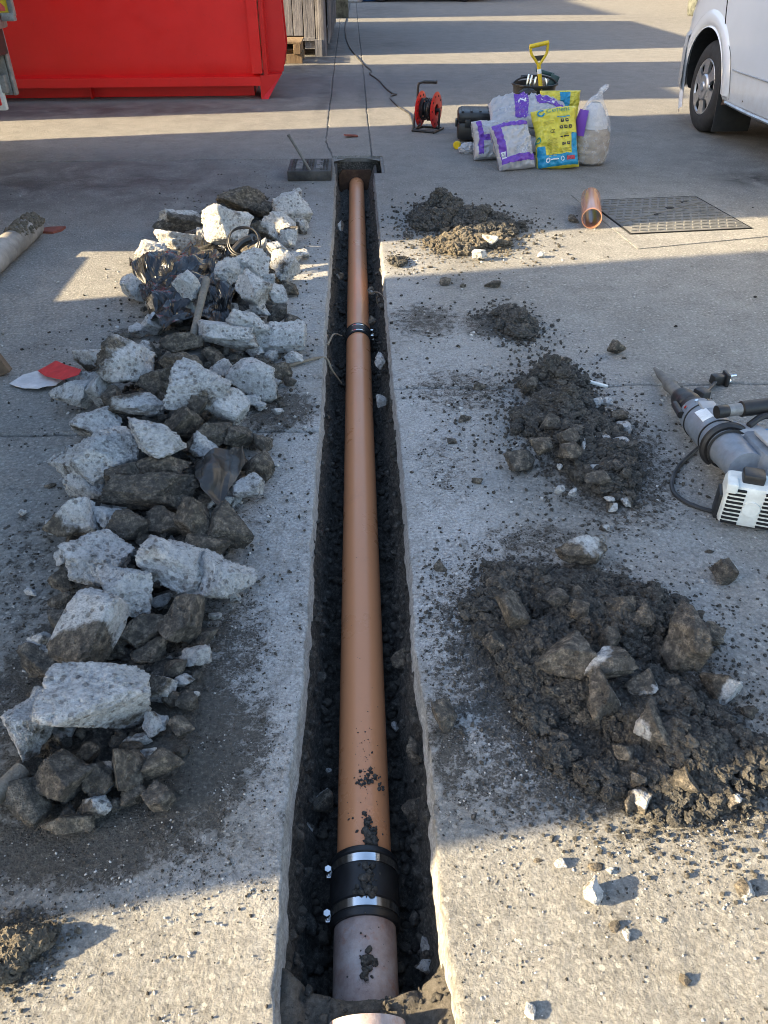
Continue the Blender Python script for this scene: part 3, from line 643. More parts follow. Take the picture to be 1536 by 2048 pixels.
m = MB(); m.tube([(LX-.12, 3.05, .3), (LX-.12, 3.05, 3.3)], .065, 16); m.build('shade_bar', MAT['steel'], lorry)  # unseen bar added to throw soft shade into the sun gap
m = MB(); m.box((LX+.003, 1.25, 1.75), (.012, .9, .75), None, .003); m.build('cab_window', MAT['glass'], lorry, False)
for yy in (1.0, 5.0):
    for sx in (LX-.16, LX-2.05):
        m = MB(); m.lathe([(-.13, .22), (-.13, .42), (-.10, .47), (.10, .47), (.13, .42), (.13, .22)], (sx, yy, .47), (1, 0, 0), 32, True); w = m.build('wheel', MAT['tyre'], lorry)
        m = MB(); m.lathe([(-.05, .0), (-.05, .22), (.05, .22), (.05, .06), (.08, .0)], (sx, yy, .47), (1, 0, 0), 24); m.build('rim', MAT['hub'], w)
# rear corner post, under-run guard, lamp and chevron board
pt = GY(14, 60, 6.62); pbm = GY(20, 206, 6.62)
m = MB(); m.box(((pt[0]+pbm[0])/2-.06, 6.62, .62), (.11, .05, .50), None, .006); m.box(((pt[0]+pbm[0])/2+.012, 6.615, .58), (.018, .06, .42), None, .004); m.build('corner_post', MAT['lorrygrey'], lorry)
m = MB(); m.box((LX-.95, 6.58, .45), (1.7, .10, .12), None, .01); m.build('underrun_bar', MAT['lorrygrey'], lorry)
lp = GY(-6, 195, 6.55)
m = MB(); m.box((lp[0], 6.55, lp[2]+.01), (.12, .05, .19), None, .012); lb = m.build('lamp_surround', MAT['offwhite'], lorry)
m = MB(); m.box((lp[0], 6.52, lp[2]+.01), (.07, .02, .12), None, .008); m.build('tail_lamp', MAT['redp'], lb)
bc = GY(22, 32, 6.50); m = MB()
bw_, bh_ = .9, 1.2; m.box((bc[0]-bw_/2, 6.52, bc[2]+bh_/2), (bw_, .03, bh_), None, .004); brd = m.build('chevron_board', MAT['hiyellow'], lorry)
for k in range(12):
    m = MB(); x1, z1 = bc[0]-.03, bc[2]+.03; s = k*.19-.45
    poly = []
    for t0, t1 in ((s, s+.095),):
        for (u, v) in ((0, t0), (0, t1), (-.84, t1-.84*-1.0), (-.84, t0+.84)):
            poly.append((x1+u, z1+v))
    # clip stripe to board
    def clip(P, ax, lim, keep_less):
        out = []
        for i in range(len(P)):
            a, b = P[i], P[(i+1) % len(P)]; ia = (a[ax] <= lim) == keep_less; ib = (b[ax] <= lim) == keep_less
            if ia: out.append(a)
            if ia != ib:
                t = (lim-a[ax])/(b[ax]-a[ax]); out.append(tuple(a[i2]+(b[i2]-a[i2])*t for i2 in (0, 1)))
        return out
    poly = clip(clip(poly, 1, z1, False), 1, bc[2]+bh_-.03, True)
    if len(poly) < 3: continue
    m.prism(poly, -6.503, -6.499, Matrix(((1, 0, 0, 0), (0, 0, -1, 0), (0, 1, 0, 0), (0, 0, 0, 1)))); m.build('stripe', MAT['hired'], brd, False)
m = MB(); m.box((bc[0]+.012, 6.51, bc[2]+bh_/2), (.035, .05, bh_), None, .006); m.box((bc[0]-.02, 6.505, bc[2]-.005), (.09, .055, .05), None, .006); m.build('board_edge', MAT['lorrygrey'], brd)

# ------------------------------------------------------------------ red roll-on skip
sk0 = G(527, 198); sk = empty('skip', (sk0[0]-2.5, sk0[1]+.8, 0), 'large glossy red steel skip with ribbed end behind the lorry', 'skip')
ang = R(2.2); ca, sa = math.cos(ang), math.sin(ang)
def SK(x, y, z): return (sk0[0]+x*ca-y*sa, sk0[1]+x*sa+y*ca, z)      # x along the skip (0 at its right base corner), y away
Lk, Dk, Hk = 5.4, 1.9, 2.3
def skpoly(mb, pts, x0, x1):
    n = len(pts); V = [SK(x0, y, z) for y, z in pts]+[SK(x1, y, z) for y, z in pts]
    mb.add(V, [tuple(range(n)), tuple(range(2*n-1, n-1, -1))]+[(i, n+i, n+(i+1) % n, (i+1) % n) for i in range(n)])
m = MB(); N = 18
curve = [(.02-.10*math.sin(math.pi*.5*min(1, k/N*1.3))**1.0*0+ .055*(k/N)**2*-1, .225+(Hk-.225)*k/N) for k in range(N+1)]
pts = curve+[(Dk, Hk), (Dk, .13), (.05, .13)]
skpoly(m, pts, -Lk, -.06); m.build('body', MAT['red'], sk)
m = MB(); skpoly(m, [(-.035, .125), (-.035, .205), (.03, .232), (.06, .232), (.06, .125)], -Lk, -.012); m.build('side_rail', MAT['red'], sk, False)
m = MB(); skpoly(m, [(.20, .005), (.20, .13), (Dk-.05, .13), (Dk-.05, .005)], -Lk, -.10); m.build('underframe', MAT['red'], sk, False)
for kx in (-1.75, -3.4, -5.0):
    m = MB(); skpoly(m, [(.10, .005), (.10, .13), (.20, .13), (.20, .005)], kx, kx+.012); m.build('frame_plate', MAT['red'], sk, False)
m = MB(); skpoly(m, [(-.06, .235), (-.10, Hk), (.0, Hk), (.04, .235)], -.085, .012); m.build('corner_post', MAT['red'], sk, False)
m = MB(); skpoly(m, [(.04, .20), (.0, Hk), (Dk-.3, Hk), (Dk-.3, .20)], .02, .06); m.build('end_panel', MAT['red'], sk, False)
m = MB(); V = [SK(x, y, z) for x, y, z in ((-.02, -.02, .0), (.05, -.02, .0), (.20, .12, .21), (-.02, .0, .21), (-.02, .5, .0), (.05, .5, .0), (.20, .5, .21), (-.02, .5, .21))]
m.add(V, [(0, 1, 2, 3), (7, 6, 5, 4), (1, 5, 6, 2), (3, 2, 6, 7), (0, 4, 5, 1), (0, 3, 7, 4)]); m.build('corner_foot', MAT['red'], sk, False)
for yy in (.30, .85):
    m = MB(); V = [SK(x, y, z) for x, y, z in ((.05, yy, .21), (.21, yy, .21), (.25, yy, .42), (.16, yy, Hk), (.05, yy, Hk), (.05, yy+.07, .21), (.21, yy+.07, .21), (.25, yy+.07, .42), (.16, yy+.07, Hk), (.05, yy+.07, Hk))]
    m.add(V, [(0, 1, 2, 3, 4), (9, 8, 7, 6, 5)]+[(i, 5+i, 5+(i+1) % 5, (i+1) % 5) for i in range(5)]); m.build('end_rib', MAT['red'], sk, False)

blocker = empty('sun_blocker', (-5.3, 8.03, 0), 'added unseen light hut standing between the lorry and the red skip', 'blocker')  # unseen box added to shade the ground in front of the skip
m = MB(); m.box((-5.3, 8.03, 1.45), (2.2, .92, 2.88), None, .02); m.build('blocker_body', MAT['teal'], blocker)
m = MB(); m.box((-5.3, 8.03, 2.93), (2.3, 1.02, .08), None, .01); m.build('blocker_roof', MAT['iron'], blocker)
m = MB(); m.box((-4.19, 8.03, 1.0), (.03, .7, 1.9), None, .008); hd_ = m.build('blocker_door', MAT['navy'], blocker)
m = MB(); m.tube([(-4.15, 7.78, .95), (-4.15, 7.78, 1.08)], .012, 8); m.build('door_handle', MAT['steel'], hd_)
# ------------------------------------------------------------------ weathered timber shed
sf = G(655, 112); shed = empty('timber_shed', (sf[0]-2, sf[1]+2.3, 0), 'weathered grey timber shed standing beyond the red skip', 'shed')
H_S = 2.25
m = MB(); m.box((sf[0]-1.9, sf[1]+2.35, H_S/2+.1), (3.7, 4.5, H_S-.2)); m.build('shed_core', MAT['dark'], shed, False)
rnd = random.Random(4); x = sf[0]
while x > sf[0]-3.7:
    w = rnd.uniform(.14, .2); zz = .24 if x < sf[0]-.26 else .08
    m = MB(); m.box((x-w/2, sf[1]+rnd.uniform(-.008, .008)+.06, (H_S+zz)/2), (w-.012, .03, H_S-zz), None, .003); m.build('plank', MAT['shed'], shed, False); x -= w
m = MB(); m.box((sf[0]-.06, sf[1]+.02, H_S/2), (.11, .1, H_S), None, .006); m.build('corner_post', MAT['shed'], shed)
for k in range(30):
    yy = sf[1]+.12+k*.15
    m = MB(); m.box((sf[0]+.02+rnd.uniform(0, .035), yy, (H_S+.1)/2+rnd.uniform(0, .06)), (.022, .135, H_S-.15), Matrix.Rotation(R(rnd.uniform(-1.5, 1.5)), 3, 'X'), .003); m.build('plank', MAT['shed'], shed, False)
m = MB(); m.box((sf[0]-1.9, sf[1]+2.3, H_S+.04), (3.9, 4.8, .07), None, .01); m.build('roof', MAT['iron'], shed)
m = MB(); m.box((sf[0]-.35, sf[1]+.05, .20), (.36, .10, .035)); m.box((sf[0]-.12, sf[1]+.0, .10), (.10, .10, .2)); m.build('sill_beam', MAT['shed'], shed, False)
# pallet in front of the shed
pp = G(588, 128); pal = empty('pallet', (pp[0]-.35, pp[1]+.35, 0), 'small wooden pallet between the red skip and the timber shed', 'pallet')
for k in range(5):
    m = MB(); m.box((pp[0]-.35, pp[1]+.06+k*.145, .235), (.92, .11, .02), None, .002); m.build('deck_board', MAT['pallet'], pal, False)
for k in range(3):
    m = MB(); m.box((pp[0]+.05-.4*k, pp[1]+.35, .165), (.09, .72, .11), None, .004); m.build('bearer', MAT['pallet'], pal, False)
for k in range(2):
    m = MB(); m.box((pp[0]-.35, pp[1]+.08+k*.52, .055), (.92, .11, .11), None, .004); m.build('base_board', MAT['pallet'], pal, False)
# far post, tied bundles and the cars at the end of the yard
fp = G(680, 36); m = MB(); m.box((fp[0], fp[1]+.12, 1.1), (.36, .24, 2.2), None, .01); tag(m.build('gate_post', MAT['stone'], None), 'square dark post standing just beyond the timber shed', 'post')
def bundle(px, py, r, mat, label, seed):
    V, F = ICO[4]; c = G(px, py); W = V*(1+.22*fbm(V*2.2+seed, 3, ridged=True))[:, None]*[r*1.3, r, r*.8]; W[:, 2] = np.maximum(W[:, 2], -r*.55)
    o = new_mesh('tied_bag', W+[c[0], c[1]+r, c[2]+r*.55], F, MAT[mat]); return tag(o, label, 'bag')
bundle(699, 5, .22, 'whitebag', 'small white bag lying beside the square dark post', 3); bundle(742, 3, .30, 'bluebag', 'blue tarpaulin bundle lying in the far yard near the dark post', 9)
def far_car(px, py, L, mat, label):
    c = G(px, py); e = empty('parked_car', (c[0], c[1]+.9, 0), label, 'car')
    prof_ = [(-.5, .28), (-.5, .62), (-.47, .80), (-.30, .88), (-.20, 1.35), (.22, 1.40), (.38, .95), (.5, .80), (.5, .28)]
    m = MB(); n = len(prof_)
    V = []
    for yy, s in ((0, .9), (.12, 1.0), (1.55, 1.0), (1.68, .9)): V += [(c[0]+x*L*(.985 if s < 1 else 1), c[1]+yy, .3+(z-.3)*(.96 if s < 1 else 1)) for x, z in prof_]
    F = [tuple(range(n)), tuple(range(4*n-1, 3*n-1, -1))]
    for r_ in range(3): F += [(r_*n+i, r_*n+(i+1) % n, (r_+1)*n+(i+1) % n, (r_+1)*n+i) for i in range(n)]
    m.add(V, F); m.build('car_body', MAT[mat], e)
    m = MB(); m.prism([(c[0]-.18*L, .92), (c[0]-.13*L, 1.28), (c[0]+.2*L, 1.32), (c[0]+.31*L, .95)], -(c[1]+.03), -(c[1]-.012), Matrix(((1, 0, 0, 0), (0, 0, -1, 0), (0, 1, 0, 0), (0, 0, 0, 1)))); m.build('side_window', MAT['glass'], e, False)
    for sx in (-.31, .31):
        for yy in (.10, 1.58):
            m = MB(); m.lathe([(-.1, .0), (-.1, .18), (-.1, .29), (-.07, .32), (.07, .32), (.1, .29), (.1, .18), (.1, 0)], (c[0]+sx*L, c[1]+yy, .32), (0, 1, 0), 28); w = m.build('wheel', MAT['tyre'], e)
            m = MB(); m.lathe([(0, 0), (0, .19)], (c[0]+sx*L, c[1]+yy+(-.105 if yy < 1 else .105), .32), (0, 1, 0), 20); m.build('rim', MAT['hub'], w)
    return e
far_car(845, 4, 3.6, 'caryard', 'dark car parked across the far end of the yard')
# mossy stone block by the van
sb = G(1400, 33); m = MB(); bm = bmesh.new(); V, F = ICO[4]
Wb = np.sign(V)*np.abs(V)**.35; Wb = Wb*[.30, .22, .5]*(1+.05*fbm(V*2.5, 3))[:, None]; Wb[:, 0] *= 1-.22*(Wb[:, 2]+.5); Wb[:, 2] += .48
bm.free(); tag(new_mesh('stone_block', Wb+[sb[0]+.1, sb[1]+.2, 0], F, MAT['stone']), 'mossy tapered stone block standing just beyond the white van', 'stone block')

# ------------------------------------------------------------------ unseen buildings added off to the left to shade the far yard
def shade_building(x0, x1, y0, y1, h, label):
    e = empty('shade_building', ((x0+x1)/2, (y0+y1)/2, 0), label, 'building')
    m = MB(); m.box(((x0+x1)/2, (y0+y1)/2, h/2-.02), (x1-x0, y1-y0, h)); m.build('wall', MAT['cream'], e, False)
    m = MB(); m.prism([(x0-.2, h-.02), ((x0+x1)/2, h+1.1), (x1+.2, h-.02)], -y1-.2, -y0+.2, Matrix(((1, 0, 0, 0), (0, 0, -1, 0), (0, 1, 0, 0), (0, 0, 0, 1)))); m.build('roof', MAT['iron'], e, False)
    for k in range(3):
        yy = y0+(y1-y0)*(k+.5)/3; m = MB(); m.box((x1+.01, yy, h*.55), (.08, 1.0, 1.1), None, .01); w = m.build('window', MAT['lorrygrey'], e)
        m = MB(); m.box((x1+.045, yy, h*.55), (.02, .86, .96)); m.build('pane', MAT['glass'], w, False)
    return e
shade_building(-17, -11.0, 17.2, 36, 6.5, 'long unseen building added beyond the timber shed to cast shade')
def blocking_wall(x0, x1, y0, y1, h, label):  # unseen buildings added to cut sky light over the far yard
    e = empty('sky_blocker', ((x0+x1)/2, (y0+y1)/2, 0), label, 'building')
    m = MB(); m.box(((x0+x1)/2, (y0+y1)/2, h/2-.02), (x1-x0, y1-y0, h)); m.build('wall', MAT['brickwall'], e, False)
    m = MB(); m.box(((x0+x1)/2, (y0+y1)/2, h+.02), (x1-x0+.3, y1-y0+.3, .14)); m.build('coping', MAT['stone'], e, False)
    for k in range(5):
        f = (k+.5)/5; lng = (x1-x0) < (y1-y0); px_, py_ = (x0-.01, y0+(y1-y0)*f) if lng else (x0+(x1-x0)*f, y0-.01)
        m = MB(); m.box((px_, py_, 2.4), (.08, 1.3, 1.2) if lng else (1.3, .08, 1.2), None, .01); w = m.build('window', MAT['lorrygrey'], e)
        m = MB(); m.box((px_-(.04 if lng else 0), py_-(0 if lng else .04), 2.4), (.03, 1.1, 1.0) if lng else (1.1, .03, 1.0)); m.build('pane', MAT['glass'], w, False)
blocking_wall(11.0, 16, 3.0, 31, 8.5, 'long unseen brick building added beyond the white van to cut sky light')
blocking_wall(-10, 16, 34, 40, 8, 'unseen brick building added at the far yard end to cut sky light')
shade_building(-16, -9.5, 11.4, 15.6, 5.0, 'small unseen building added behind the red skip to cast shade')

# ------------------------------------------------------------------ white van
wc = G(1398, 268); XW = wc[0]; YW = wc[1]+.12; RW = .332
van = empty('white_van', (XW+.95, YW-1.7, 0), 'white panel van with silver wheel trim and black mudflap, rust on its sill', 'van')
XS = XW-.035; WD = 1.95
st = [(.86, .34, .70, .42), (.82, .30, .84, .26), (.72, .27, .95, .12), (.58, .26, 1.02, .045), (.40, .26, 1.08, .012), (.2, .26, 1.13, 0), (-.15, .27, 1.22, 0), (-.40, .27, 1.32, 0), (-.75, .27, 1.62, 0), (-1.1, .27, 1.92, 0), (-1.5, .27, 2.03, 0), (-2.6, .27, 2.05, 0), (-4.1, .27, 2.05, 0), (-4.2, .30, 2.0, .03)]
m = MB(); V = []; nn = 0
for dy, zb, zt, ins in st:
    sec = []; hw = WD/2-ins
    # right half outline from the bottom centre to the top centre, then mirrored
    half = [(hw*.55, zb), (hw-.10, zb), (hw-.05, zb+.015), (hw-.03, zb+.05)]
    for k in range(1, 13):
        t = k/13; z = zb+.05+(zt-.16-zb-.05)*t; b = .012*math.sin(math.pi*min(1, t*1.15))-.03*(1-t)**2*1.0
        half.append((hw+b-max(0, z-1.05)*.13, z))
    xt = half[-1][0]
    half += [(xt-.025, zt-.08), (xt-.09, zt-.025), (xt-.22, zt), (xt*.4, zt+.015)]
    sec = [(x, z) for x, z in half]+[(-x, z) for x, z in reversed(half)]
    nn = len(sec); V += [(XS+WD/2+x, YW+dy, z) for x, z in sec]
F = [tuple(range(nn)), tuple(range(len(V)-1, len(V)-nn-1, -1))]
for i in range(len(st)-1): F += [(i*nn+k, (i+1)*nn+k, (i+1)*nn+(k+1) % nn, i*nn+(k+1) % nn) for k in range(nn)]
m.add(V, F); body = m.build('van_body', MAT['van'], None, True, angle=32)
cut = MB()
for yy in (YW, YW-3.3):
    cut.lathe([(-.5, .0), (-.5, .405), (.36, .405), (.36, .0)], (XS, yy, RW+.02), (1, 0, 0), 64); cut.lathe([(-.36, .0), (-.36, .405), (.5, .405), (.5, .0)], (XS+WD, yy, RW+.02), (1, 0, 0), 64)
# narrow shut lines of the doors, cut into the body
def groove(pts, w=.0055):
    for (a, b) in zip(pts[:-1], pts[1:]):
        a = Vector((0, a[0], a[1])); b = Vector((0, b[0], b[1])); d = (b-a); c = (a+b)/2; q = math.atan2(d.z, d.y)
        cut.box((XS+.0, YW+c.y, c.z), (.10, d.length+w, w), Matrix.Rotation(q, 3, 'X'))
co = cut.build('cutter', MAT['dark'], None, False)
mod = body.modifiers.new('b', 'BOOLEAN'); mod.object = co; mod.operation = 'DIFFERENCE'; mod.solver = 'EXACT'; mod.use_self = True
dg = bpy.context.evaluated_depsgraph_get(); me2 = bpy.data.meshes.new_from_object(body.evaluated_get(dg)); old = body.data; body.modifiers.clear(); body.data = me2; bpy.data.meshes.remove(old)
bpy.data.objects.remove(co)
body.data.materials.clear(); body.data.materials.append(MAT['van']); body.data.materials.append(MAT['dark'])
for p in body.data.polygons:
    c = p.center; ins = (c.x > XS+.02 and c.x < XS+WD-.02) and min(math.hypot(c.y-YW, c.z-RW-.02), math.hypot(c.y-YW+3.3, c.z-RW-.02)) < .42 and c.z > .2 and c.x-XS < .5
    p.material_index = 1 if (ins and p.normal.length > 0) else 0
body.parent = van; body.location = -van.location
def side_x(z):      # the body side at the front wheel
    zb, zt = .27, 1.22; t = min(1, max(0, (z-zb-.05)/(zt-.16-zb-.05))); return XS-(.012*math.sin(math.pi*min(1, t*1.15))-.03*(1-t)**2)
def seam(pts, r=.0055, name='door_seam', mat='dark', prnt=None):
    mb = MB(); mb.tube([(side_x(z)-.0005, YW+y, z) for y, z in spline(pts, 6)], r, 6); return mb.build(name, MAT[mat], prnt or van)
seam([(-.10, 1.13), (-.17, .98), (-.25, .80), (-.30, .74), (-.36, .70)]); seam([(-.36, .70), (-.47, .60), (-.53, .44), (-.55, .32)], .002)
seam([(-1.28, 1.2), (-1.29, .8), (-1.30, .5), (-1.31, .30)], .004); seam([(-.55, .52), (-.9, .52), (-1.29, .52)], .0045, 'side_crease', 'grey')
seam([(-.50, .295), (-.9, .285), (-1.3, .285), (-2.4, .285)], .014, 'sill_trim', 'hub')
# flared arch lip
m = MB(); V = []; sec = [(0, -.012), (.012, -.004), (.03, -.018), (.07, -.022), (.10, -.012), (.125, .006)]; K = 40
for k in range(K+1):
    q = R(-32+(214)*k/K); 
    for dr, dx in sec:
        r_ = .398+dr; y, z = math.cos(q)*r_, RW+.02+math.sin(q)*r_
        V.append((side_x(z)+dx+.02*max(0, y-.35)**1*3, YW+y, z))
n6 = len(sec); m.add(V, [(k*n6+i, k*n6+i+1, (k+1)*n6+i+1, (k+1)*n6+i) for k in range(K) for i in range(n6-1)]); m.build('arch_flare', MAT['van'], van)
m = MB()
for k in range(9):   # bumper corner ahead of the wheel
    pass
Vb = []; ys_ = [.40, .50, .62, .72, .80, .84]; insx = [0.0, .012, .06, .14, .27, .42]
for y, i_ in zip(ys_, insx):
    for z, dz in ((.25, .03), (.30, .0), (.55, -.012), (.66, -.008), (.70, .03)): Vb.append((XS+i_+dz-.012, YW+y, z))
m.add(Vb, [(a*5+b, a*5+b+1, (a+1)*5+b+1, (a+1)*5+b) for a in range(5) for b in range(4)]); m.build('bumper', MAT['grey'], van)
m = MB()
Vf = []; 
for k, (y, xw_) in enumerate(((-.355, .0), (-.36, .12), (-.35, .30))):
    for z, yo in ((.46, .0), (.30, -.03), (.12, -.055), (.07, -.05)): Vf.append((XS+.012+xw_, YW+y+yo, z))
m.add(Vf+[(x, y+.012, z) for x, y, z in Vf], [(a*4+b, a*4+b+1, (a+1)*4+b+1, (a+1)*4+b) for a in range(2) for b in range(3)]+[(12+a*4+b, 12+(a+1)*4+b, 12+(a+1)*4+b+1, 12+a*4+b+1) for a in range(2) for b in range(3)]+[(b, 12+b, 12+b+1, b+1) for b in range(3)]+[(8+b+1, 12+8+b+1, 12+8+b, 8+b) for b in range(3)]+[(3, 15, 19, 7), (7, 19, 23, 11)]); m.build('mudflap', MAT['black'], van)
m = MB(); m.box((XS+WD/2, YW-1.5, .24), (WD-.5, 4.2, .10)); m.build('underbody', MAT['black'], van, False)
# rust on the rear door edge
for (y, z, a, b, s) in ((-1.36, .42, .03, .10, 1), (-1.40, .335, .05, .035, 2), (-1.33, .53, .015, .03, 3), (-.46, .285, .03, .018, 4), (-.80, .345, .008, .008, 5)):
    V, F = [], []; K = 18; V.append((side_x(z)-.0022, YW+y, z))
    for k in range(K):
        q = 2*math.pi*k/K; r_ = 1+.45*math.sin(q*3+s)+.2*math.sin(q*7+s*2); zz = z+math.sin(q)*b*r_; V.append((side_x(zz)-.0018, YW+y+math.cos(q)*a*r_, zz))
    F = [(0, 1+k, 1+(k+1) % K) for k in range(K)]; m = MB(); m.add(V, F); m.build('rust_patch', MAT['rust'], van)
for (yy, sx, sg) in ((YW, XW, 1), (YW-3.3, XW, 1), (YW, XS+WD-.02, -1), (YW-3.3, XS+WD-.02, -1)):
    c = (sx, yy, RW)
    m = MB(); pr = [(.0, .205), (-.004, .225), (-.004, .25), (.008, .295), (.022, .318), (.04, .329), (.055, .332), (.16, .332), (.185, .322), (.20, .29), (.205, .23), (.19, .2)]
    m.lathe([(d*sg, r_) for d, r_ in pr], c, (1, 0, 0), 56, True)
    Vt = np.array(m.V); lowz = Vt[:, 2] < .018; Vt[lowz, 2] = np.maximum(Vt[lowz, 2], -.004); m.V = [tuple(v) for v in Vt]
    w = m.build('wheel', MAT['tyre'], van)
    if sg < 0: continue
    m = MB(); m.lathe([(.05, 0), (.05, .20)], c, (1, 0, 0), 32); m.build('rim', MAT['dark'], w)
    m = MB(); m.lathe([(.012, .184), (.002, .190), (.0, .200), (.006, .207), (.03, .207)], c, (1, 0, 0), 48); m.lathe([(-.016, 0), (-.016, .034), (-.010, .040), (-.012, .085), (-.002, .098), (.01, .104)], c, (1, 0, 0), 40)
    for k in range(6):
        q0 = 2*math.pi*k/6+.35; P = []
        for (rr, hw_) in ((.098, .046), (.13, .040), (.165, .050), (.192, .068)):
            for s_ in (-1, 1): P.append((rr, s_*hw_))
        Vv = []
        for rr, tt in P:
            y = math.cos(q0)*rr-math.sin(q0)*tt; z = math.sin(q0)*rr+math.cos(q0)*tt; Vv.append((c[0]+.0-.004*(rr < .12), c[1]+y, c[2]+z))
        Vv += [(v[0]+.022, v[1], v[2]) for v in Vv]
        Fv = []
        for i in range(3): Fv += [(2*i, 2*i+1, 2*i+3, 2*i+2), (8+2*i, 8+2*i+2, 8+2*i+3, 8+2*i+1), (2*i, 2*i+2, 8+2*i+2, 8+2*i), (2*i+1, 8+2*i+1, 8+2*i+3, 2*i+3)]
        m.add(Vv, Fv)
    m.build('wheel_trim', MAT['hub'], w)
    m = MB(); m.lathe([(-.018, 0), (-.018, .03), (-.012, .034)], c, (1, 0, 0), 24); m.build('trim_badge', MAT['navy'], w)
# ================================================================== broken concrete along the left of the trench
rub_soil, RUBH = heap('rubble_soil', 'dark crumbled soil lying under and between the concrete rubble', [(480, 430, 90, 50, .05), (480, 560, 110, 110, .05), (380, 600, 90, 60, .04), (400, 740, 160, 80, .05), (330, 850, 170, 90, .05), (300, 980, 160, 90, .05), (300, 1110, 170, 80, .04), (260, 1260, 150, 90, .035), (330, 1360, 100, 70, .03), (180, 1430, 150, 90, .03), (190, 1570, 150, 80, .03), (420, 960, 90, 50, .03)], 6500, .002, .018, seed=3, cat='loose soil')
def rock(x, y, w, h, kind='P', z0=0.0, label=None, seed=None, yaw=0.0, sub=5, group='broken concrete rubble beside the trench', name=None, cat=None, cake=None, planes=8, rough=1.0, sink=.006):
    global _rk; _rk += 1
    seed = seed if seed is not None else _rk*13+5; r = np.random.RandomState(seed)
    k = ppm(x, y, z0+.03); a = w/k/2; b = h/k/2
    V, F = ICO[sub]
    planes += 3; gi = np.arange(planes)+.5; ph_ = np.arccos(1-2*gi/planes); th_ = math.pi*(1+5**.5)*gi; n = np.stack([np.cos(th_)*np.sin(ph_), np.sin(th_)*np.sin(ph_), np.cos(ph_)], 1)+r.normal(size=(planes, 3))*.38; n = n@np.array(Euler(r.uniform(0, 6.28, 3)).to_matrix()); n /= np.linalg.norm(n, axis=1)[:, None]; d = r.uniform(.50, .82, planes)
    dots = V@n.T; q = np.where(dots > .08, d/np.maximum(dots, .08), 6.0); kk = 130.0
    rad = -np.log(np.exp(-kk*np.minimum(q, 3)).sum(1)+np.exp(-kk*1.35))/kk
    W = V*rad[:, None]; P = W+seed*3.7
    soft = {'P': 1.0, 'M': 1.0, 'B': .8, 'D': .9}[kind]*rough
    dsp = .08*fbm(P*1.7, 2, .5)*soft+.050*fbm(P*5.0+4, 4, .7, True)*soft+.040*fbm(P*12, 3, .75)*soft
    pit = np.clip(perlin(P*7.0)-.30, 0, 1); dsp -= .16*pit*(kind != 'B')+.30*np.clip(perlin(P*1.35+2)-.12, 0, 1)*soft
    W = W*(1+dsp)[:, None]
    if yaw: c, s = math.cos(yaw), math.sin(yaw)
    lo, hi = W.min(0), W.max(0); W = (W-(lo+hi)/2)/((hi-lo)/2)
    az = b*r.uniform(.9, 1.15); W = W*[a*1.12, b*1.16, az]
    if yaw: W = np.stack([W[:, 0]*c-W[:, 1]*s, W[:, 0]*s+W[:, 1]*c, W[:, 2]], 1)
    lowz = W[:, 2].min(); ctr = G(x, y, z0-lowz*.92); 
    zc = z0-lowz-sink
    side = W.copy()
    base = {'P': .26, 'M': .58, 'B': 1.0, 'D': .92}[kind] if cake is None else cake
    nd = r.normal(size=3); nd /= np.linalg.norm(nd)
    face = (W/np.maximum(np.linalg.norm(W, axis=1)[:, None], 1e-6))@nd
    ck = np.clip(base+.30*face*(kind in 'PM')+.16*fbm(P*1.6+9, 2)+(.25*face if kind == 'M' else 0), 0, 1.2)
    nm = name or ('soil_lump' if kind in 'B' else 'concrete_lump')
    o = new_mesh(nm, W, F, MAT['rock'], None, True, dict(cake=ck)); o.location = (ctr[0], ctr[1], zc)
    adj = {'P': 'pale grey broken concrete lump', 'M': 'concrete lump half caked in soil', 'B': 'rounded brown soil lump', 'D': 'dark soil-blackened concrete lump'}[kind]
    big = w/k
    size = 'small ' if big < .075 else ('large ' if big > .14 else '')
    zone = ('in the rubble towards the lifted cover' if y < 500 else 'in rubble round the black plastic bag' if y < 690 else 'in rubble beside the red torn card' if y < 830 else 'in rubble near the crumpled dark sheet' if y < 1010 else 'between dark sheet and sawn block' if y < 1210 else 'in rubble round the largest white lumps' if y < 1450 else 'at the rubble end by the round pole')
    return tag(o, label or (size+adj+' '+zone), cat or ('lump' if kind == 'B' else 'rubble'), group)
_rk = 0
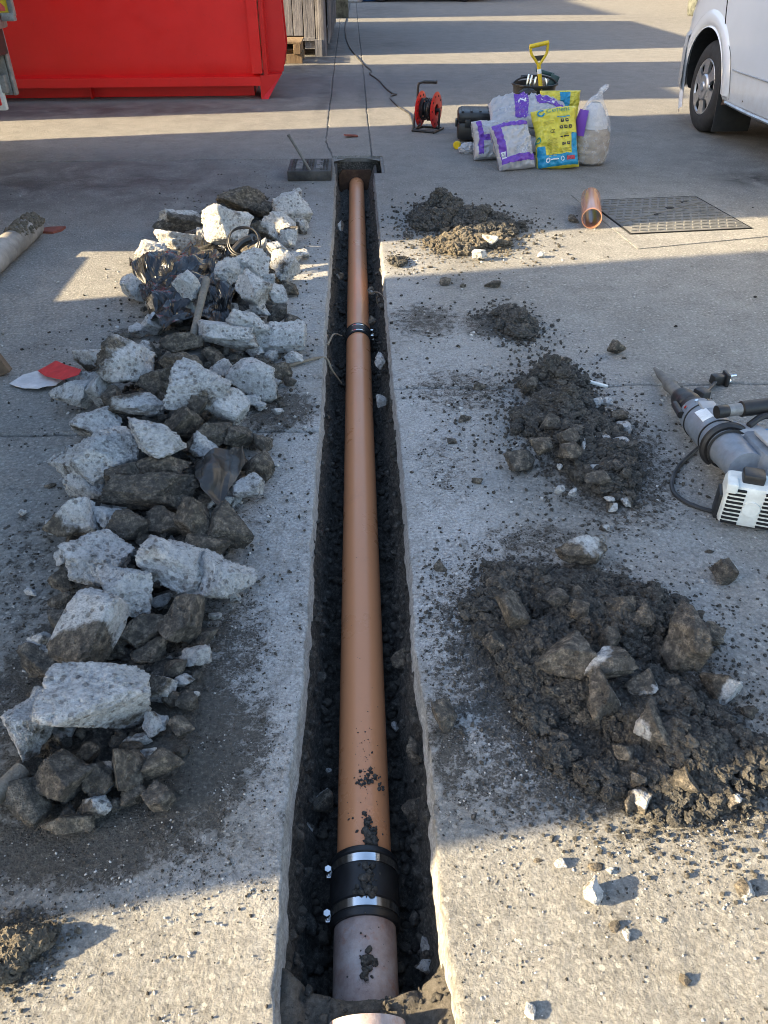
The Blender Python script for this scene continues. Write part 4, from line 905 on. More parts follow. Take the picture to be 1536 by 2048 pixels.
ROCKS = [(490, 405, 92, 54, 'D', .02, 'dark grey squarish concrete lump at the rubble end nearest the lifted cover'), (584, 417, 72, 58, 'P', .02, 'pale craggy concrete lump by the trench edge nearest the lifted cover'), (364, 441, 90, 50, 'M', 0), (457, 447, 86, 72, 'P', .05, 'tall cream pointed concrete lump standing behind the black plastic bag'),
    (355, 477, 72, 40, 'P', .02), (406, 471, 30, 28, 'P', .03), (302, 501, 58, 36, 'P', .01), (558, 447, 60, 42, 'P', .05), (531, 459, 46, 40, 'M', .06), (576, 477, 38, 38, 'M', .02), (552, 501, 38, 38, 'P', .05), (570, 528, 50, 52, 'P', .02), (501, 528, 68, 58, 'P', .06), (460, 543, 58, 58, 'P', .05),
    (507, 585, 66, 72, 'P', .05, 'pale upright concrete lump between the hammer handle and the trench'), (376, 567, 52, 46, 'P', .10, 'small pitted concrete lump lying on top of the black plastic bag'), (552, 588, 44, 44, 'P', .03), (265, 576, 40, 46, 'P', 0, 'cream sunlit concrete lump poking out left of the black bag'), (555, 624, 36, 36, 'B', .01), (498, 644, 72, 62, 'P', .04), (454, 672, 104, 70, 'P', .03, 'long pale concrete lump leaning just below the hammer handle'),
    (561, 675, 90, 58, 'P', .0, 'pale concrete lump with a brown end close to the trench edge'), (587, 642, 34, 30, 'D', 0), (304, 648, 42, 46, 'P', .0), (274, 660, 36, 26, 'P', 0), (364, 684, 78, 48, 'B', .05), (606, 507, 24, 20, 'P', 0), (576, 552, 22, 24, 'P', 0), (580, 576, 28, 26, 'D', 0), (540, 420, 40, 34, 'D', .03), (515, 490, 34, 30, 'M', .05), (600, 450, 30, 26, 'M', 0), (420, 428, 40, 30, 'D', .01), (535, 560, 30, 30, 'P', .03), (520, 615, 38, 34, 'P', .03), (330, 455, 40, 30, 'D', 0),
    (185, 714, 68, 54, 'M', .0, 'brown-topped concrete lump just above the red torn card'), (252, 728, 84, 116, 'M', .02, 'tall two-toned chunk, pale on one face and brown on the other'), (139, 792, 74, 50, 'P', 0, 'white-topped dark concrete lump apart from the heap below the red card'), (189, 753, 42, 32, 'P', 0), (197, 780, 44, 66, 'P', 0), (365, 738, 78, 62, 'D', .04), (310, 761, 68, 52, 'B', .03), (392, 779, 118, 84, 'P', .05, 'pale two-pronged concrete lump in the middle of the rubble'), (502, 757, 90, 68, 'P', 0, 'flat-topped grey concrete lump by the wet root at trench edge'),
    (459, 818, 78, 68, 'P', .02), (275, 810, 94, 62, 'M', .04), (224, 800, 38, 44, 'B', .02), (392, 808, 48, 40, 'B', .07), (361, 843, 80, 62, 'B', .04), (431, 863, 54, 60, 'B', .02), (193, 853, 92, 64, 'P', .0), (308, 882, 126, 78, 'P', .06, 'long white pitted concrete lump lying aslant across the heap'), (396, 890, 68, 54, 'M', .02), (478, 874, 60, 58, 'B', 0), (189, 920, 154, 108, 'P', 0, 'very wide pale boulder of broken concrete on the outer side'), (248, 945, 78, 48, 'B', .05),
    (326, 932, 92, 50, 'B', .05), (521, 929, 52, 48, 'B', 0, 'brown soil lump alone beside the crumpled dark sheet'), (299, 984, 164, 84, 'D', .02, 'dark wedge-shaped slab piece with one long pale edge'), (150, 1031, 88, 86, 'M', 0), (170, 966, 78, 50, 'P', .0), (213, 1035, 62, 58, 'P', .01), (252, 1052, 82, 52, 'B', .03), (330, 1044, 80, 54, 'B', .02), (392, 1037, 72, 88, 'B', .02), (459, 1056, 88, 84, 'B', 0, 'largest round brown soil lump on the trench side'), (103, 1050, 30, 34, 'P', 0), (376, 960, 50, 34, 'M', .02), (227, 1004, 52, 30, 'P', .02),
    (506, 800, 28, 24, 'P', 0), (522, 808, 20, 18, 'P', 0), (588, 714, 34, 22, 'P', 0), (541, 710, 28, 22, 'P', 0), (487, 797, 22, 20, 'P', 0), (440, 740, 44, 36, 'M', .02), (425, 712, 40, 34, 'B', .02), (330, 720, 44, 36, 'B', .04), (300, 700, 40, 36, 'M', .03),
    (200, 1115, 114, 104, 'P', .0, 'pale pitted concrete lump just above the sawn block'), (350, 1122, 110, 110, 'P', .02, 'white cratered concrete lump at the centre of four pale lumps'), (445, 1162, 114, 86, 'P', 0, 'pale blocky concrete lump on the trench side below the round brown lump'), (248, 1184, 108, 100, 'P', .02, 'white square-shouldered lump above the sawn block'), (419, 1098, 76, 58, 'B', .01), (365, 1230, 76, 120, 'D', .01, 'tall dark lump with one smooth pale patch'), (288, 1264, 94, 72, 'D', .0), (299, 1303, 68, 48, 'B', 0), (84, 1328, 80, 68, 'M', 0), (80, 1272, 50, 30, 'P', 0), (124, 1109, 32, 32, 'P', 0),
    (124, 1365, 38, 44, 'P', 0), (204, 1420, 172, 142, 'P', .0, 'largest white concrete lump with a broad flat upper face'), (58, 1456, 124, 122, 'P', 0, 'second largest white lump, next to the round wooden pole'), (313, 1372, 72, 50, 'M', 0), (367, 1360, 40, 30, 'P', 0), (350, 1335, 46, 36, 'B', 0), (306, 1444, 42, 48, 'P', 0), (128, 1552, 112, 118, 'B', 0, 'big cracked brown soil lump below the two largest white lumps'), (203, 1547, 54, 80, 'M', 0), (252, 1540, 64, 88, 'B', 0), (62, 1597, 68, 86, 'B', 0, 'brown soil lump touching the round wooden pole'),
    (135, 1640, 86, 50, 'D', 0), (317, 1592, 58, 50, 'B', 0), (343, 1394, 34, 30, 'D', 0), (124, 1160, 44, 44, 'B', 0), (233, 1294, 42, 40, 'D', 0), (300, 1160, 40, 36, 'D', 0), (268, 1105, 36, 32, 'M', 0), (470, 1190, 24, 18, 'P', 0), (430, 1228, 26, 16, 'P', 0), (60, 1180, 24, 18, 'P', 0), (45, 1020, 20, 14, 'P', 0)]
for t in ROCKS:
    x, y, w, h, k, z0 = t[:6]; yw = {(308, 882): R(-32), (392, 779): R(20)}.get((x, y), 0.0)
    rock(x, y, w*1.04, h*1.06, k, z0*1.15+.008, t[6] if len(t) > 6 else None, yaw=yw, sub=6 if w > 104 and y > 740 else 5)
# further lumps filling the gaps of the ridge
PL = [(t[0], t[1], t[2]) for t in ROCKS]; rg = np.random.RandomState(31); nfill = 0; tries = 0
while nfill < 62 and tries < 6000:
    tries += 1; y = rg.uniform(420, 1610); xc = np.interp(y, [420, 560, 700, 850, 1000, 1150, 1300, 1450, 1600], [480, 470, 370, 300, 290, 290, 240, 200, 170]); x = xc+rg.normal()*np.interp(y, [420, 700, 1000, 1600], [70, 95, 110, 90])
    w = rg.uniform(36, 66)*np.interp(y, [420, 1600], [.75, 1.25])
    if x < np.interp(y, [420, 600, 700, 900, 1100, 1300, 1450, 1600], [330, 290, 170, 130, 120, 80, 30, 30]) or x > np.interp(y, [420, 700, 1000, 1300, 1600], [600, 580, 500, 430, 330]): continue
    if min(math.hypot(x-p[0], y-p[1])/(.40*(w+p[2])) for p in PL) < 1: continue
    PL.append((x, y, w)); nfill += 1
    rock(x, y, w, w*rg.uniform(.7, .95), 'BMPBDP'[rg.randint(6)], .012)
# sawn block: one flat pale face, one broken side darkened with soil colour to imitate its shade
def sawn_block():
    k = ppm(180, 1270, .06); V, F = ICO[5]
    W = np.sign(V)*np.abs(V)**.42; W /= np.abs(W).max(0); P = V*2
    W = W*(1+.05*fbm(P*2, 3)+.03*fbm(P*6, 4, .6, True))[:, None]
    W = W*[62/k, 76/k, 44/k]; W[:, 0] += .35*W[:, 2]
    M = (Matrix.Rotation(R(-24), 3, 'Z') @ Matrix.Rotation(R(26), 3, 'X') @ Matrix.Rotation(R(-14), 3, 'Y')); W = W@np.array(M).T
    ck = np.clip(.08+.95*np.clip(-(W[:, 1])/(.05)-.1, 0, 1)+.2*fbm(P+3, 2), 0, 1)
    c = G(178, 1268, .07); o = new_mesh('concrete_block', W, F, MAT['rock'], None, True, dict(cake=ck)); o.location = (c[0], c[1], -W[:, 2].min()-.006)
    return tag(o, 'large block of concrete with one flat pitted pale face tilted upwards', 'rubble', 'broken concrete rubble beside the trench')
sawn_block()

# smaller fragments wedged between the lumps
rf = np.random.RandomState(77); nf_ = 0
ZN = [(520, 470, 90, 90), (560, 570, 50, 110), (480, 640, 120, 60), (400, 740, 160, 70), (330, 850, 170, 90), (280, 980, 170, 90), (270, 1100, 170, 80), (260, 1240, 150, 90), (300, 1380, 90, 80), (230, 1500, 110, 70), (150, 1000, 70, 120), (470, 900, 80, 80), (540, 780, 60, 40)]
while nf_ < 150:
    cx_, cy_, rx_, ry_ = ZN[rf.randint(len(ZN))]; x = cx_+rf.normal()*rx_*.6; y = cy_+rf.normal()*ry_*.6
    if not (np.interp(y, [420, 600, 700, 900, 1100, 1300, 1450, 1600], [320, 280, 150, 100, 90, 50, 15, 15]) < x < 615) or y < 390 or y > 1640: continue
    g_ = G(x, y)
    if g_[0] > xl(g_[1])-.05: continue
    w = rf.uniform(12, 34)*(.75+.4*y/1400); k = 'PPPMBD'[rf.randint(6)]; hz_ = float(RUBH(np.array([g_]))[0])
    o = rock(x, y, w, w*rf.uniform(.65, .95), k, max(0, hz_*.8), sub=4, planes=7)
    o['label'] = {'P': 'small pale', 'M': 'small half-soiled', 'B': 'small brown', 'D': 'small blackened'}[k]+' fragment wedged among the larger rubble lumps'; o['group'] = 'small fragments in the rubble'; o.name = 'rubble_fragment'; o['category'] = 'fragment'; nf_ += 1

# ------------------------------------------------------------------ soil heaps on the right
heap('soil_heap', 'broad heap of dark crumbly soil with several brown stones on it', [(1100, 1190, 170, 66, .045), (1230, 1250, 190, 100, .055), (1090, 1320, 120, 90, .05), (1210, 1390, 120, 80, .05), (1340, 1470, 170, 120, .06), (1280, 1570, 130, 80, .045), (1440, 1530, 140, 90, .045), (990, 1250, 90, 90, .02), (1060, 1420, 70, 50, .02), (1110, 1500, 50, 80, .015)], 21000, .0014, .0145, seed=11, tone_hi=.35)
heap('soil_heap', 'long narrow soil heap strewn with white stone chips', [(1110, 775, 70, 40, .07), (1130, 840, 90, 60, .08), (1180, 900, 95, 60, .075), (1210, 965, 75, 45, .05), (1060, 850, 50, 40, .03)], 7000, .002, .02, seed=12, tone_hi=.25)
heap('soil_heap', 'black soil heap with a pale gravel skirt beside the far end of the trench', [(885, 440, 55, 26, .11), (950, 455, 80, 24, .07), (850, 445, 40, 20, .06), (1010, 460, 35, 15, .03)], 4500, .0025, .03, seed=13, tone_hi=.05)
heap('gravel_spill', 'sunlit skirt of pale stony spoil at the foot of the black soil heap', [(920, 488, 66, 24, .055), (985, 487, 40, 20, .03), (880, 500, 30, 14, .02)], 2200, .0025, .024, 'soil_dry', seed=14, tone_hi=.5, cat='gravel')
heap('soil_heap', 'small low heap of dark clods on the open concrete', [(1035, 655, 42, 30, .04), (1000, 632, 32, 12, .025)], 1600, .0025, .026, seed=15)
heap('soil_heap', 'little patch of soil and stones on the trench edge', [(795, 525, 26, 12, .022)], 500, .002, .016, seed=16)
heap('mud_clump', 'sunlit clump of matted mud and grass roots near the shadow edge', [(-20, 1920, 100, 60, .045), (40, 1885, 70, 40, .035), (95, 1865, 50, 24, .025), (0, 1860, 70, 30, .03)], 3000, .0015, .012, 'soil_dry', seed=17, spread=.55, cat='mud')
HG = 'stones on the broad soil heap'
for t in [(1164, 1099, 98, 62, 'M', .02, 'flat half-pale stone slab at the top of the broad soil heap'), (1026, 1221, 58, 74, 'B', .03, 'ochre-stained rounded stone on the trench side of the broad soil heap'), (1125, 1307, 112, 90, 'B', .04, 'biggest brown stone in the middle of the broad soil heap'), (1218, 1325, 98, 60, 'M', .06, 'tan lozenge-shaped stone beside the biggest brown stone'), (1207, 1398, 68, 84, 'M', .03, 'grey-brown blocky stone below the tan lozenge-shaped stone'),
          (1361, 1271, 64, 116, 'D', .03, 'upright dark slate-like slab stuck in the broad soil heap'), (1447, 1366, 68, 58, 'M', .0, 'loose brown stone off the outer side of the broad soil heap'), (1307, 1457, 56, 70, 'M', .04), (1286, 1366, 62, 48, 'M', .04), (888, 1430, 48, 60, 'B', .0, 'brown clod on the very edge of the trench'), (1449, 1140, 44, 50, 'M', 0, 'lone stone on the concrete between breaker and broad soil heap'), (1225, 1275, 42, 38, 'B', .06), (990, 1280, 46, 46, 'D', .01), (996, 1167, 44, 34, 'D', .01), (1275, 1552, 26, 30, 'M', .03), (1284, 1597, 38, 46, 'M', .01), (1262, 1602, 30, 34, 'M', .01),
          (1420, 1271, 64, 50, 'D', .0), (1112, 1190, 44, 34, 'B', .05), (1347, 1371, 30, 28, 'B', .04), (1370, 1561, 46, 40, 'D', .04), (1250, 1205, 50, 40, 'D', .06), (1160, 1215, 40, 34, 'D', .06), (1290, 1230, 44, 38, 'D', .06), (1420, 1480, 34, 30, 'D', .04), (1470, 1600, 30, 26, 'M', .02), (1250, 1500, 40, 34, 'B', .04), (1160, 1180, 34, 28, 'D', .05), (1400, 1430, 36, 26, 'D', .02), (1500, 1420, 30, 28, 'D', 0), (1060, 1365, 36, 28, 'D', .01)]:
    rock(*t[:6], label=t[6] if len(t) > 6 else ('small dark clod' if t[4] in 'DB' else 'small grey-brown stone')+' bedded in the broad soil heap', group=HG, name='stone', cat='stone', rough=.8, cake=.85 if t[4] == 'M' else None)
HG = 'stones on the long narrow soil heap'
for t in [(1040, 924, 56, 44, 'D', 0, 'dark round clod lying just off the long narrow heap'), (1082, 891, 40, 40, 'D', .04), (1138, 872, 40, 34, 'B', .06, 'brown angular stone with a white chip in the long narrow heap'), (1145, 900, 46, 40, 'B', .06), (1061, 769, 34, 26, 'D', .02), (1236, 830, 28, 28, 'B', .02), (1194, 952, 50, 32, 'B', .05), (1262, 919, 26, 26, 'B', .02), (1232, 931, 32, 30, 'D', .03), (1090, 735, 30, 22, 'D', .03), (1100, 840, 40, 34, 'D', .05), (1240, 988, 22, 20, 'M', .01), (1225, 1010, 22, 20, 'M', .01), (1255, 1000, 24, 18, 'M', .01)]:
    rock(*t[:6], label=t[6] if len(t) > 6 else 'small rounded stone bedded in the long narrow soil heap', group=HG, name='stone', cat='stone', sub=4, rough=.8)
for i, (x, y, w, h) in enumerate([(1158, 797, 20, 14), (1192, 803, 24, 18), (1214, 799, 28, 18), (1248, 853, 26, 22), (1234, 866, 24, 18), (1243, 884, 34, 28), (1188, 934, 42, 16), (1167, 891, 10, 26), (1192, 880, 14, 20), (1212, 874, 18, 22), (1119, 976, 20, 16), (1145, 982, 18, 16), (1257, 952, 24, 20), (1120, 930, 12, 16), (1100, 795, 18, 22), (1158, 930, 20, 14), (1220, 996, 22, 10), (1160, 850, 24, 18)]):
    o = rock(x, y, w, h, 'P', .03 if 1090 < x < 1230 else .01, 'white sharp stone chip lying in the long narrow soil heap', group='white stone chips', name='stone_chip', cat='stone chip', sub=3, cake=0.0, planes=6)
HG = 'loose clods and stones on the concrete'
for t in [(1234, 694, 34, 30, 'D', 0, 'lone round black clod on open concrete above the long heap'), (1131, 719, 26, 18, 'D', 0, 'flat black clod just above the long narrow heap'), (1147, 436, 20, 16, 'D', 0, 'black clod beside the glossy brown pipe offcut'), (1185, 1780, 40, 48, 'P', 0, 'rounded cream stone in the sunlight with its shadow beside it'), (1256, 1868, 18, 22, 'P', 0, 'small cream stone in sunlight beside a mud crumb'), (1120, 1722, 26, 20, 'P', 0, 'squarish cream stone at the edge of the sunlight'), (1492, 1772, 32, 30, 'M', 0, 'brown stone sunlit on the far right of the near concrete'),
          (985, 566, 30, 18, 'D', 0, 'dark clod in the sunlit band right of the trench'), (890, 562, 22, 14, 'D', 0), (926, 569, 12, 10, 'D', 0), (1082, 508, 16, 14, 'P', 0), (980, 478, 28, 20, 'P', .03), (960, 505, 30, 18, 'P', .02), (1145, 985, 14, 12, 'P', 0), (1210, 1052, 20, 18, 'M', 0), (1322, 1837, 16, 14, 'P', 0), (1060, 2020, 22, 30, 'P', 0), (1232, 1852, 22, 20, 'B', 0), (1372, 1958, 22, 22, 'D', 0), (1192, 1732, 30, 16, 'B', 0), (1075, 1720, 22, 14, 'B', 0), (1222, 1738, 16, 16, 'P', 0), (935, 415, 18, 14, 'D', 0), (960, 770, 24, 14, 'D', 0), (930, 835, 26, 14, 'D', 0), (955, 960, 22, 14, 'D', 0), (880, 1130, 26, 20, 'D', 0), (905, 880, 20, 14, 'D', 0), (1420, 1100, 20, 12, 'D', 0), (1405, 1160, 14, 12, 'P', 0)]:
    rock(*t[:6], label=t[6] if len(t) > 6 else ('small dark clod' if t[4] in 'DB' else 'small pale stone')+' lying loose on the concrete', group=HG, name='stone', cat='stone', sub=4, rough=.9)
HG = 'stones in the trench'
for t in [(645, 1602, 40, 44, 'M', -.24, 'grey rounded stone in the trench left of the orange pipe'), (857, 1840, 22, 28, 'P', -.22, 'white pebble in the trench right of the wide coupling'), (853, 1900, 24, 46, 'M', -.22), (830, 1835, 22, 30, 'B', -.23), (850, 1930, 40, 28, 'M', -.2), (612, 1660, 32, 30, 'M', -.24), (620, 1430, 30, 30, 'B', -.22), (790, 1450, 14, 16, 'P', -.22), (657, 1538, 12, 10, 'P', -.22), (830, 1620, 50, 44, 'D', -.22), (800, 1310, 36, 40, 'D', -.2), (830, 1500, 34, 50, 'D', -.14), (765, 800, 24, 24, 'M', -.14), (760, 720, 22, 30, 'M', -.12), (742, 580, 14, 18, 'M', -.1), (745, 640, 16, 24, 'D', -.12), (680, 450, 14, 20, 'M', -.12), (680, 550, 14, 16, 'M', -.15)]:
    rock(*t[:6], label=t[6] if len(t) > 6 else 'small half-buried stone on the trench floor', group=HG, name='stone', cat='stone', sub=4, rough=.8)

# ------------------------------------------------------------------ crumbs in the trench, grit on the concrete
rnd = np.random.RandomState(21); N = 12000
v = TP[rnd.randint(len(TP), size=N)]; v = v[(v[:, 1] > .42) & (v[:, 1] < 5.6)]; N = len(v)
s = np.where(v[:, 1] < .62, .6, 1.0)*(.002+.015*rnd.rand(N)**5); p = v.copy(); p[:, 0] += rnd.normal(size=N)*.004; p[:, 2] += s*.35
tn = np.clip(rnd.rand(N)**5*.9+np.where(v[:, 1] < .6, .55*rnd.rand(N), 0), 0, 1)
V, F, T = crumbs(p, s, rnd, np.where(s > .006, 2, 1), tn); tag(new_mesh('trench_crumbs', V, F, MAT['soil'], None, True, dict(tone=T)), 'loose crumbs of soil and stone on the trench floor and banks', 'loose soil', kind='stuff')
N = 170000; px = rnd.uniform(-20, 1556, N); py = 350+1710*rnd.rand(N)**.8
D = np.array([FWD+RGT*((a-768)/FPX)+UPV*((1024-b_)/FPX) for a, b_ in zip(px, py)]); c = CP+D*(-CAM_H/D[:, 2])[:, None]
ok = ~((c[:, 0] > xl(c[:, 1])-.012) & (c[:, 0] < xr(c[:, 1])+.012)); c = c[ok]
d = blobs(c, DIRT); ds = blobs(c, DUST); cl = np.clip(.5+1.1*perlin(c*[11, 11, 0]), 0, 1); keep = rnd.rand(len(c)) < .010+(.85*d+.06*ds)*cl; c, d = c[keep][:44000], d[keep][:44000]; N = len(c)
s = np.clip(c[:, 1]/1.5, .7, 1.9)*(.0007+.0036*rnd.rand(N)**5); c[:, 2] = s*.3
tn = np.where(rnd.rand(N) < .38+.42*d, rnd.rand(N)*.4, .5+.5*rnd.rand(N)**.5)
V, F, T = crumbs(c, s, rnd, np.where(s > .004, 2, 1), tn); tag(new_mesh('grit', V, F, MAT['grit'], None, True, dict(tone=T)), 'fine grit and soil crumbs scattered over the concrete', 'grit', kind='stuff')
# crumbs along the crown of the orange pipe
pos, size, tone = [], [], []
for (px, py, sx, sy, n, s0) in [(742, 1553, 14, 8, 46, .0042), (725, 1565, 8, 4, 20, .0038), (738, 1655, 7, 16, 40, .006), (741, 1668, 6, 10, 16, .009), (735, 1700, 6, 10, 24, .007), (732, 1735, 10, 12, 26, .007), (738, 1765, 9, 10, 20, .007), (733, 1790, 7, 6, 14, .006), (730, 1620, 24, 30, 26, .0022), (735, 1520, 18, 40, 26, .002), (735, 1480, 14, 20, 10, .0016), (720, 1290, 20, 120, 12, .0012), (733, 1935, 8, 14, 26, .007), (735, 1900, 30, 30, 14, .002)]:
    for i in range(n):
        x, y = px+rnd.normal()*sx, py+rnd.normal()*sy; q = G(x, y, -.137); ax_ = on_axis(q[1]); dx = q[0]-ax_[0]
        rr = .0672 if 1735 < y < 1862 else (.0585 if y > 1862 else .055)
        if abs(dx) > rr*.8: continue
        s = s0*(.35+.9*rnd.rand()**2); pos.append((q[0], q[1], PZ+math.sqrt(rr*rr-dx*dx)+s*.35)); size.append(s); tone.append(rnd.rand()*.5)
V, F, T = crumbs(np.array(pos), size, rnd, 2, tone); tag(new_mesh('mud_crumbs', V, F, MAT['soil'], None, True, dict(tone=T)), 'crumbs of dark mud spilt along the crown of the pipe', 'mud', kind='stuff')
# ================================================================== covers, tools and materials
# ------------------------------------------------------------------ lifted cover with its key
lc = [G(583, 317), G(665, 317)]; w_ = lc[1][0]-lc[0][0]
cb = G(620, 362); ct = G(620, 347, .065)
x0, x1 = G(575, 362)[0]+.002, G(663, 362)[0]; y0 = cb[1]; y1 = G(620, 316, .065)[1]
cov = empty('lifted_cover', ((x0+x1)/2, (y0+y1)/2, 0), 'thick square drain cover lying on the concrete beside the open chamber', 'drain cover')
m = MB(); m.box(((x0+x1)/2, (y0+y1)/2, .031), (x1-x0, y1-y0, .062), None, .005); m.build('cover_body', MAT['darkiron'], cov)
m = MB(); nx, ny = 13, 14
for i in range(nx):
    for j in range(ny):
        cx = x0+.02+(x1-x0-.04)*(i+.5)/nx; cy = y0+.02+(y1-y0-.04)*(j+.5)/ny; u = (i+.5)/nx
        if .16 < u < .34 or .64 < u < .80: continue
        m.box((cx, cy, .0635), (.013, .007, .005), Matrix.Rotation(R(35 if (i+j) % 2 else -35), 3, 'Z'))
o = m.build('tread', MAT['darkiron'], cov, False); o['kind'] = 'stuff'
for u in (.25, .72):
    m = MB(); cx = x0+(x1-x0)*u; m.box((cx, (y0+y1)/2, .0625), (.045, (y1-y0)*.62, .004)); pnl = m.build('name_panel', MAT['iron'], cov, False)
    m = MB()
    for k in range(3): m.box((cx+(-.008 if k % 2 else .008), y0+(y1-y0)*(.32+.18*k), .066), (.022, .04, .005), None, .001)
    m.build('cast_mark', MAT['iron'], pnl, False)
ka = G(620, 341, .06); kb = GY(578, 272, ka[1]+.03); m = MB(); m.tube([ka, kb], .0085, 10); m.tube([kb, kb+np.array([-.004, 0, .010])], .012, 10)
key = tag(m.build('lifting_key', MAT['steel' if False else 'iron'], None), 'thin steel lifting key stuck slanting out of the lifted cover', 'lifting key')
# ------------------------------------------------------------------ tread-plate cover set in the concrete on the right
q = [G(1203, 403), G(1407, 394), G(1480, 459), G(1232, 470)]
o_ = (q[0]+q[1]+q[2]+q[3])/4; ux = ((q[1]-q[0])+(q[2]-q[3])); Wc = np.linalg.norm(ux)/2; ux /= np.linalg.norm(ux); uy = np.array([-ux[1], ux[0], 0]); Hc = abs(((q[0]-q[3])+(q[1]-q[2]))@uy)/2
tc = empty('access_cover', (o_[0], o_[1], 0), 'rectangular iron access cover with raised treads set flush in concrete', 'access cover')
def TC(u, v, z): p = o_+ux*u*Wc/2+uy*v*Hc/2; return (p[0], p[1], z)
Mt = Matrix.Rotation(math.atan2(ux[1], ux[0]), 3, 'Z')
m = MB(); m.box(TC(0, 0, .002), (Wc, Hc, .012), Mt, .002); m.build('cover_plate', MAT['iron'], tc)
m = MB()
for s in (-1, 1): m.box(TC(s*1.012, 0, .003), (.007, Hc*1.03, .010), Mt); m.box(TC(0, s*1.014, .0032), (Wc*1.02, .007, .010), Mt)
m.build('cover_frame', MAT['dark'], tc, False)
m = MB()
m.box((0, 0, 0), (.036, .012, .008), Mt, .002); tr0 = m.build('tread', MAT['iron'], tc, False); TR = []
for i in range(13):
    for j in range(12):
        u = -0.92+1.78*i/12+(.07 if j % 2 else 0); v = -.90+1.8*j/11
        if abs(v-.55*u-.1) < .06 or abs(v+.35*u-.25) < .06 or u > .95: continue
        TR.append((u, v))
tr_off = tr0.data.vertices[0].co*0
for k, (u, v) in enumerate(TR):
    t_ = tr0 if k == 0 else tr0.copy()
    if k: COL.objects.link(t_)
    t_.location = V3(TC(u, v, .010))
m = MB(); m.tube([TC(-.97, -.44, .009), TC(.95, .60, .009)], .0045, 6); m.tube([TC(-.97, .62, .009), TC(.95, -.10, .009)], .0045, 6); m.build('rib', MAT['iron'], tc)
for u, v in ((-.15, -.05), (.22, .30), (.62, .62)):
    m = MB(); m.box(TC(u, v, .0085), (.05, .03, .006), Mt, .002); m.build('key_slot', MAT['dark'], tc, False)
m = MB(); Vv = [TC(u, v, .0) for u, v in ((-1.2, -1.75), (1.45, -1.4), (1.42, 1.45), (-1.15, 1.5), (-1.045, -1.05), (1.045, -1.05), (1.045, 1.05), (-1.045, 1.05))]
sur = new_mesh('cover_surround', [(a, b, .0045) for a, b, c in Vv]+[(a, b, -.02) for a, b, c in Vv], [(0, 1, 5, 4), (1, 2, 6, 5), (2, 3, 7, 6), (3, 0, 4, 7)]+[(i, 8+i, 8+(i+1) % 4, (i+1) % 4) for i in range(4)], MAT['ground'], None, False, dict(dirt=[0]*16, wet=[0]*16, dust=[.08]*16)); sur.parent = tc; sur.location = -tc.location
# ------------------------------------------------------------------ glossy brown pipe offcut
pf = G(1183.5, 437, .056); pk = G(1184, 374, .11)
m = MB(); L_ = pk[1]-pf[1]; m.lathe([(0, .051), (0, .0552), (.004, .056), (L_-.004, .056), (L_, .0552), (L_, .051), (0, .051)], (pf[0], pf[1], .056), ((pk-pf)[0], (pk-pf)[1], 0), 56)
tag(m.build('pipe_offcut', MAT['bronze'], None), 'short glossy brown pipe offcut lying open end towards the trench', 'pipe')
# ------------------------------------------------------------------ broken old pipe on the left
a_ = G(66, 450, .06); b_ = G(-60, 563, .06); d_ = (b_-a_); L_ = np.linalg.norm(d_); m = MB()
prof_ = [(0, .046), (0, .056), (.012, .060)]+[(L_*k/30, .060+.0015*math.sin(k*1.7)) for k in range(1, 31)]+[(L_, .06)]
m.lathe(prof_, a_, d_, 48); m.lathe([(L_, .06), (0, .058)], a_, d_, 48)
old = m.build('broken_pipe', MAT['oldpipe'], None)
tag(old, 'old mud-stained clay pipe lying on the ground by the left shade edge', 'pipe'); V = np.array([v.co[:] for v in old.data.vertices])
r_ = np.random.RandomState(3); pos = [a_+d_*(.01+.12*r_.rand()) / 1.0*1.0 + np.array([r_.normal()*.035, r_.normal()*.02, .05+.03*r_.rand()]) for _ in range(0)]
ph = np.array([[a_[0]+d_[0]/L_*t+math.cos(q_)*.060*(d_[1]/L_), a_[1]+d_[1]/L_*t-math.cos(q_)*.060*(d_[0]/L_), a_[2]+math.sin(q_)*.060] for t, q_ in zip(r_.rand(420)**1.6*.30-.004, r_.uniform(.25, 2.9, 420))])
Vc, Fc, Tc = crumbs(ph, .004+.012*r_.rand(420)**3, r_, 2, r_.rand(420)*.6); mo = new_mesh('mud_crust', Vc, Fc, MAT['soil_dry'], old, True, dict(tone=Tc)); mo['kind'] = 'stuff'
mud = ICO[4][0]*[.05, .05, .05]*(1+.12*fbm(ICO[4][0]*3, 3))[:, None]+a_+d_/L_*.045; new_mesh('mud_plug', mud, ICO[4][1], MAT['soil'], old, True, dict(tone=np.full(len(mud), .1)))
m = MB(); c = G(104, 463); rr = np.random.RandomState(5); poly = [(c[0]+x, c[1]+y) for x, y in ((-.07, -.03), (.02, -.045), (.055, .0), (.06, .06), (-.03, .05), (-.075, .02))]; m.prism(poly, .0, .012); tag(m.build('pottery_shard', MAT['brick'], None, False), 'flat dark red pottery shard beside the old mud-stained pipe', 'shard')
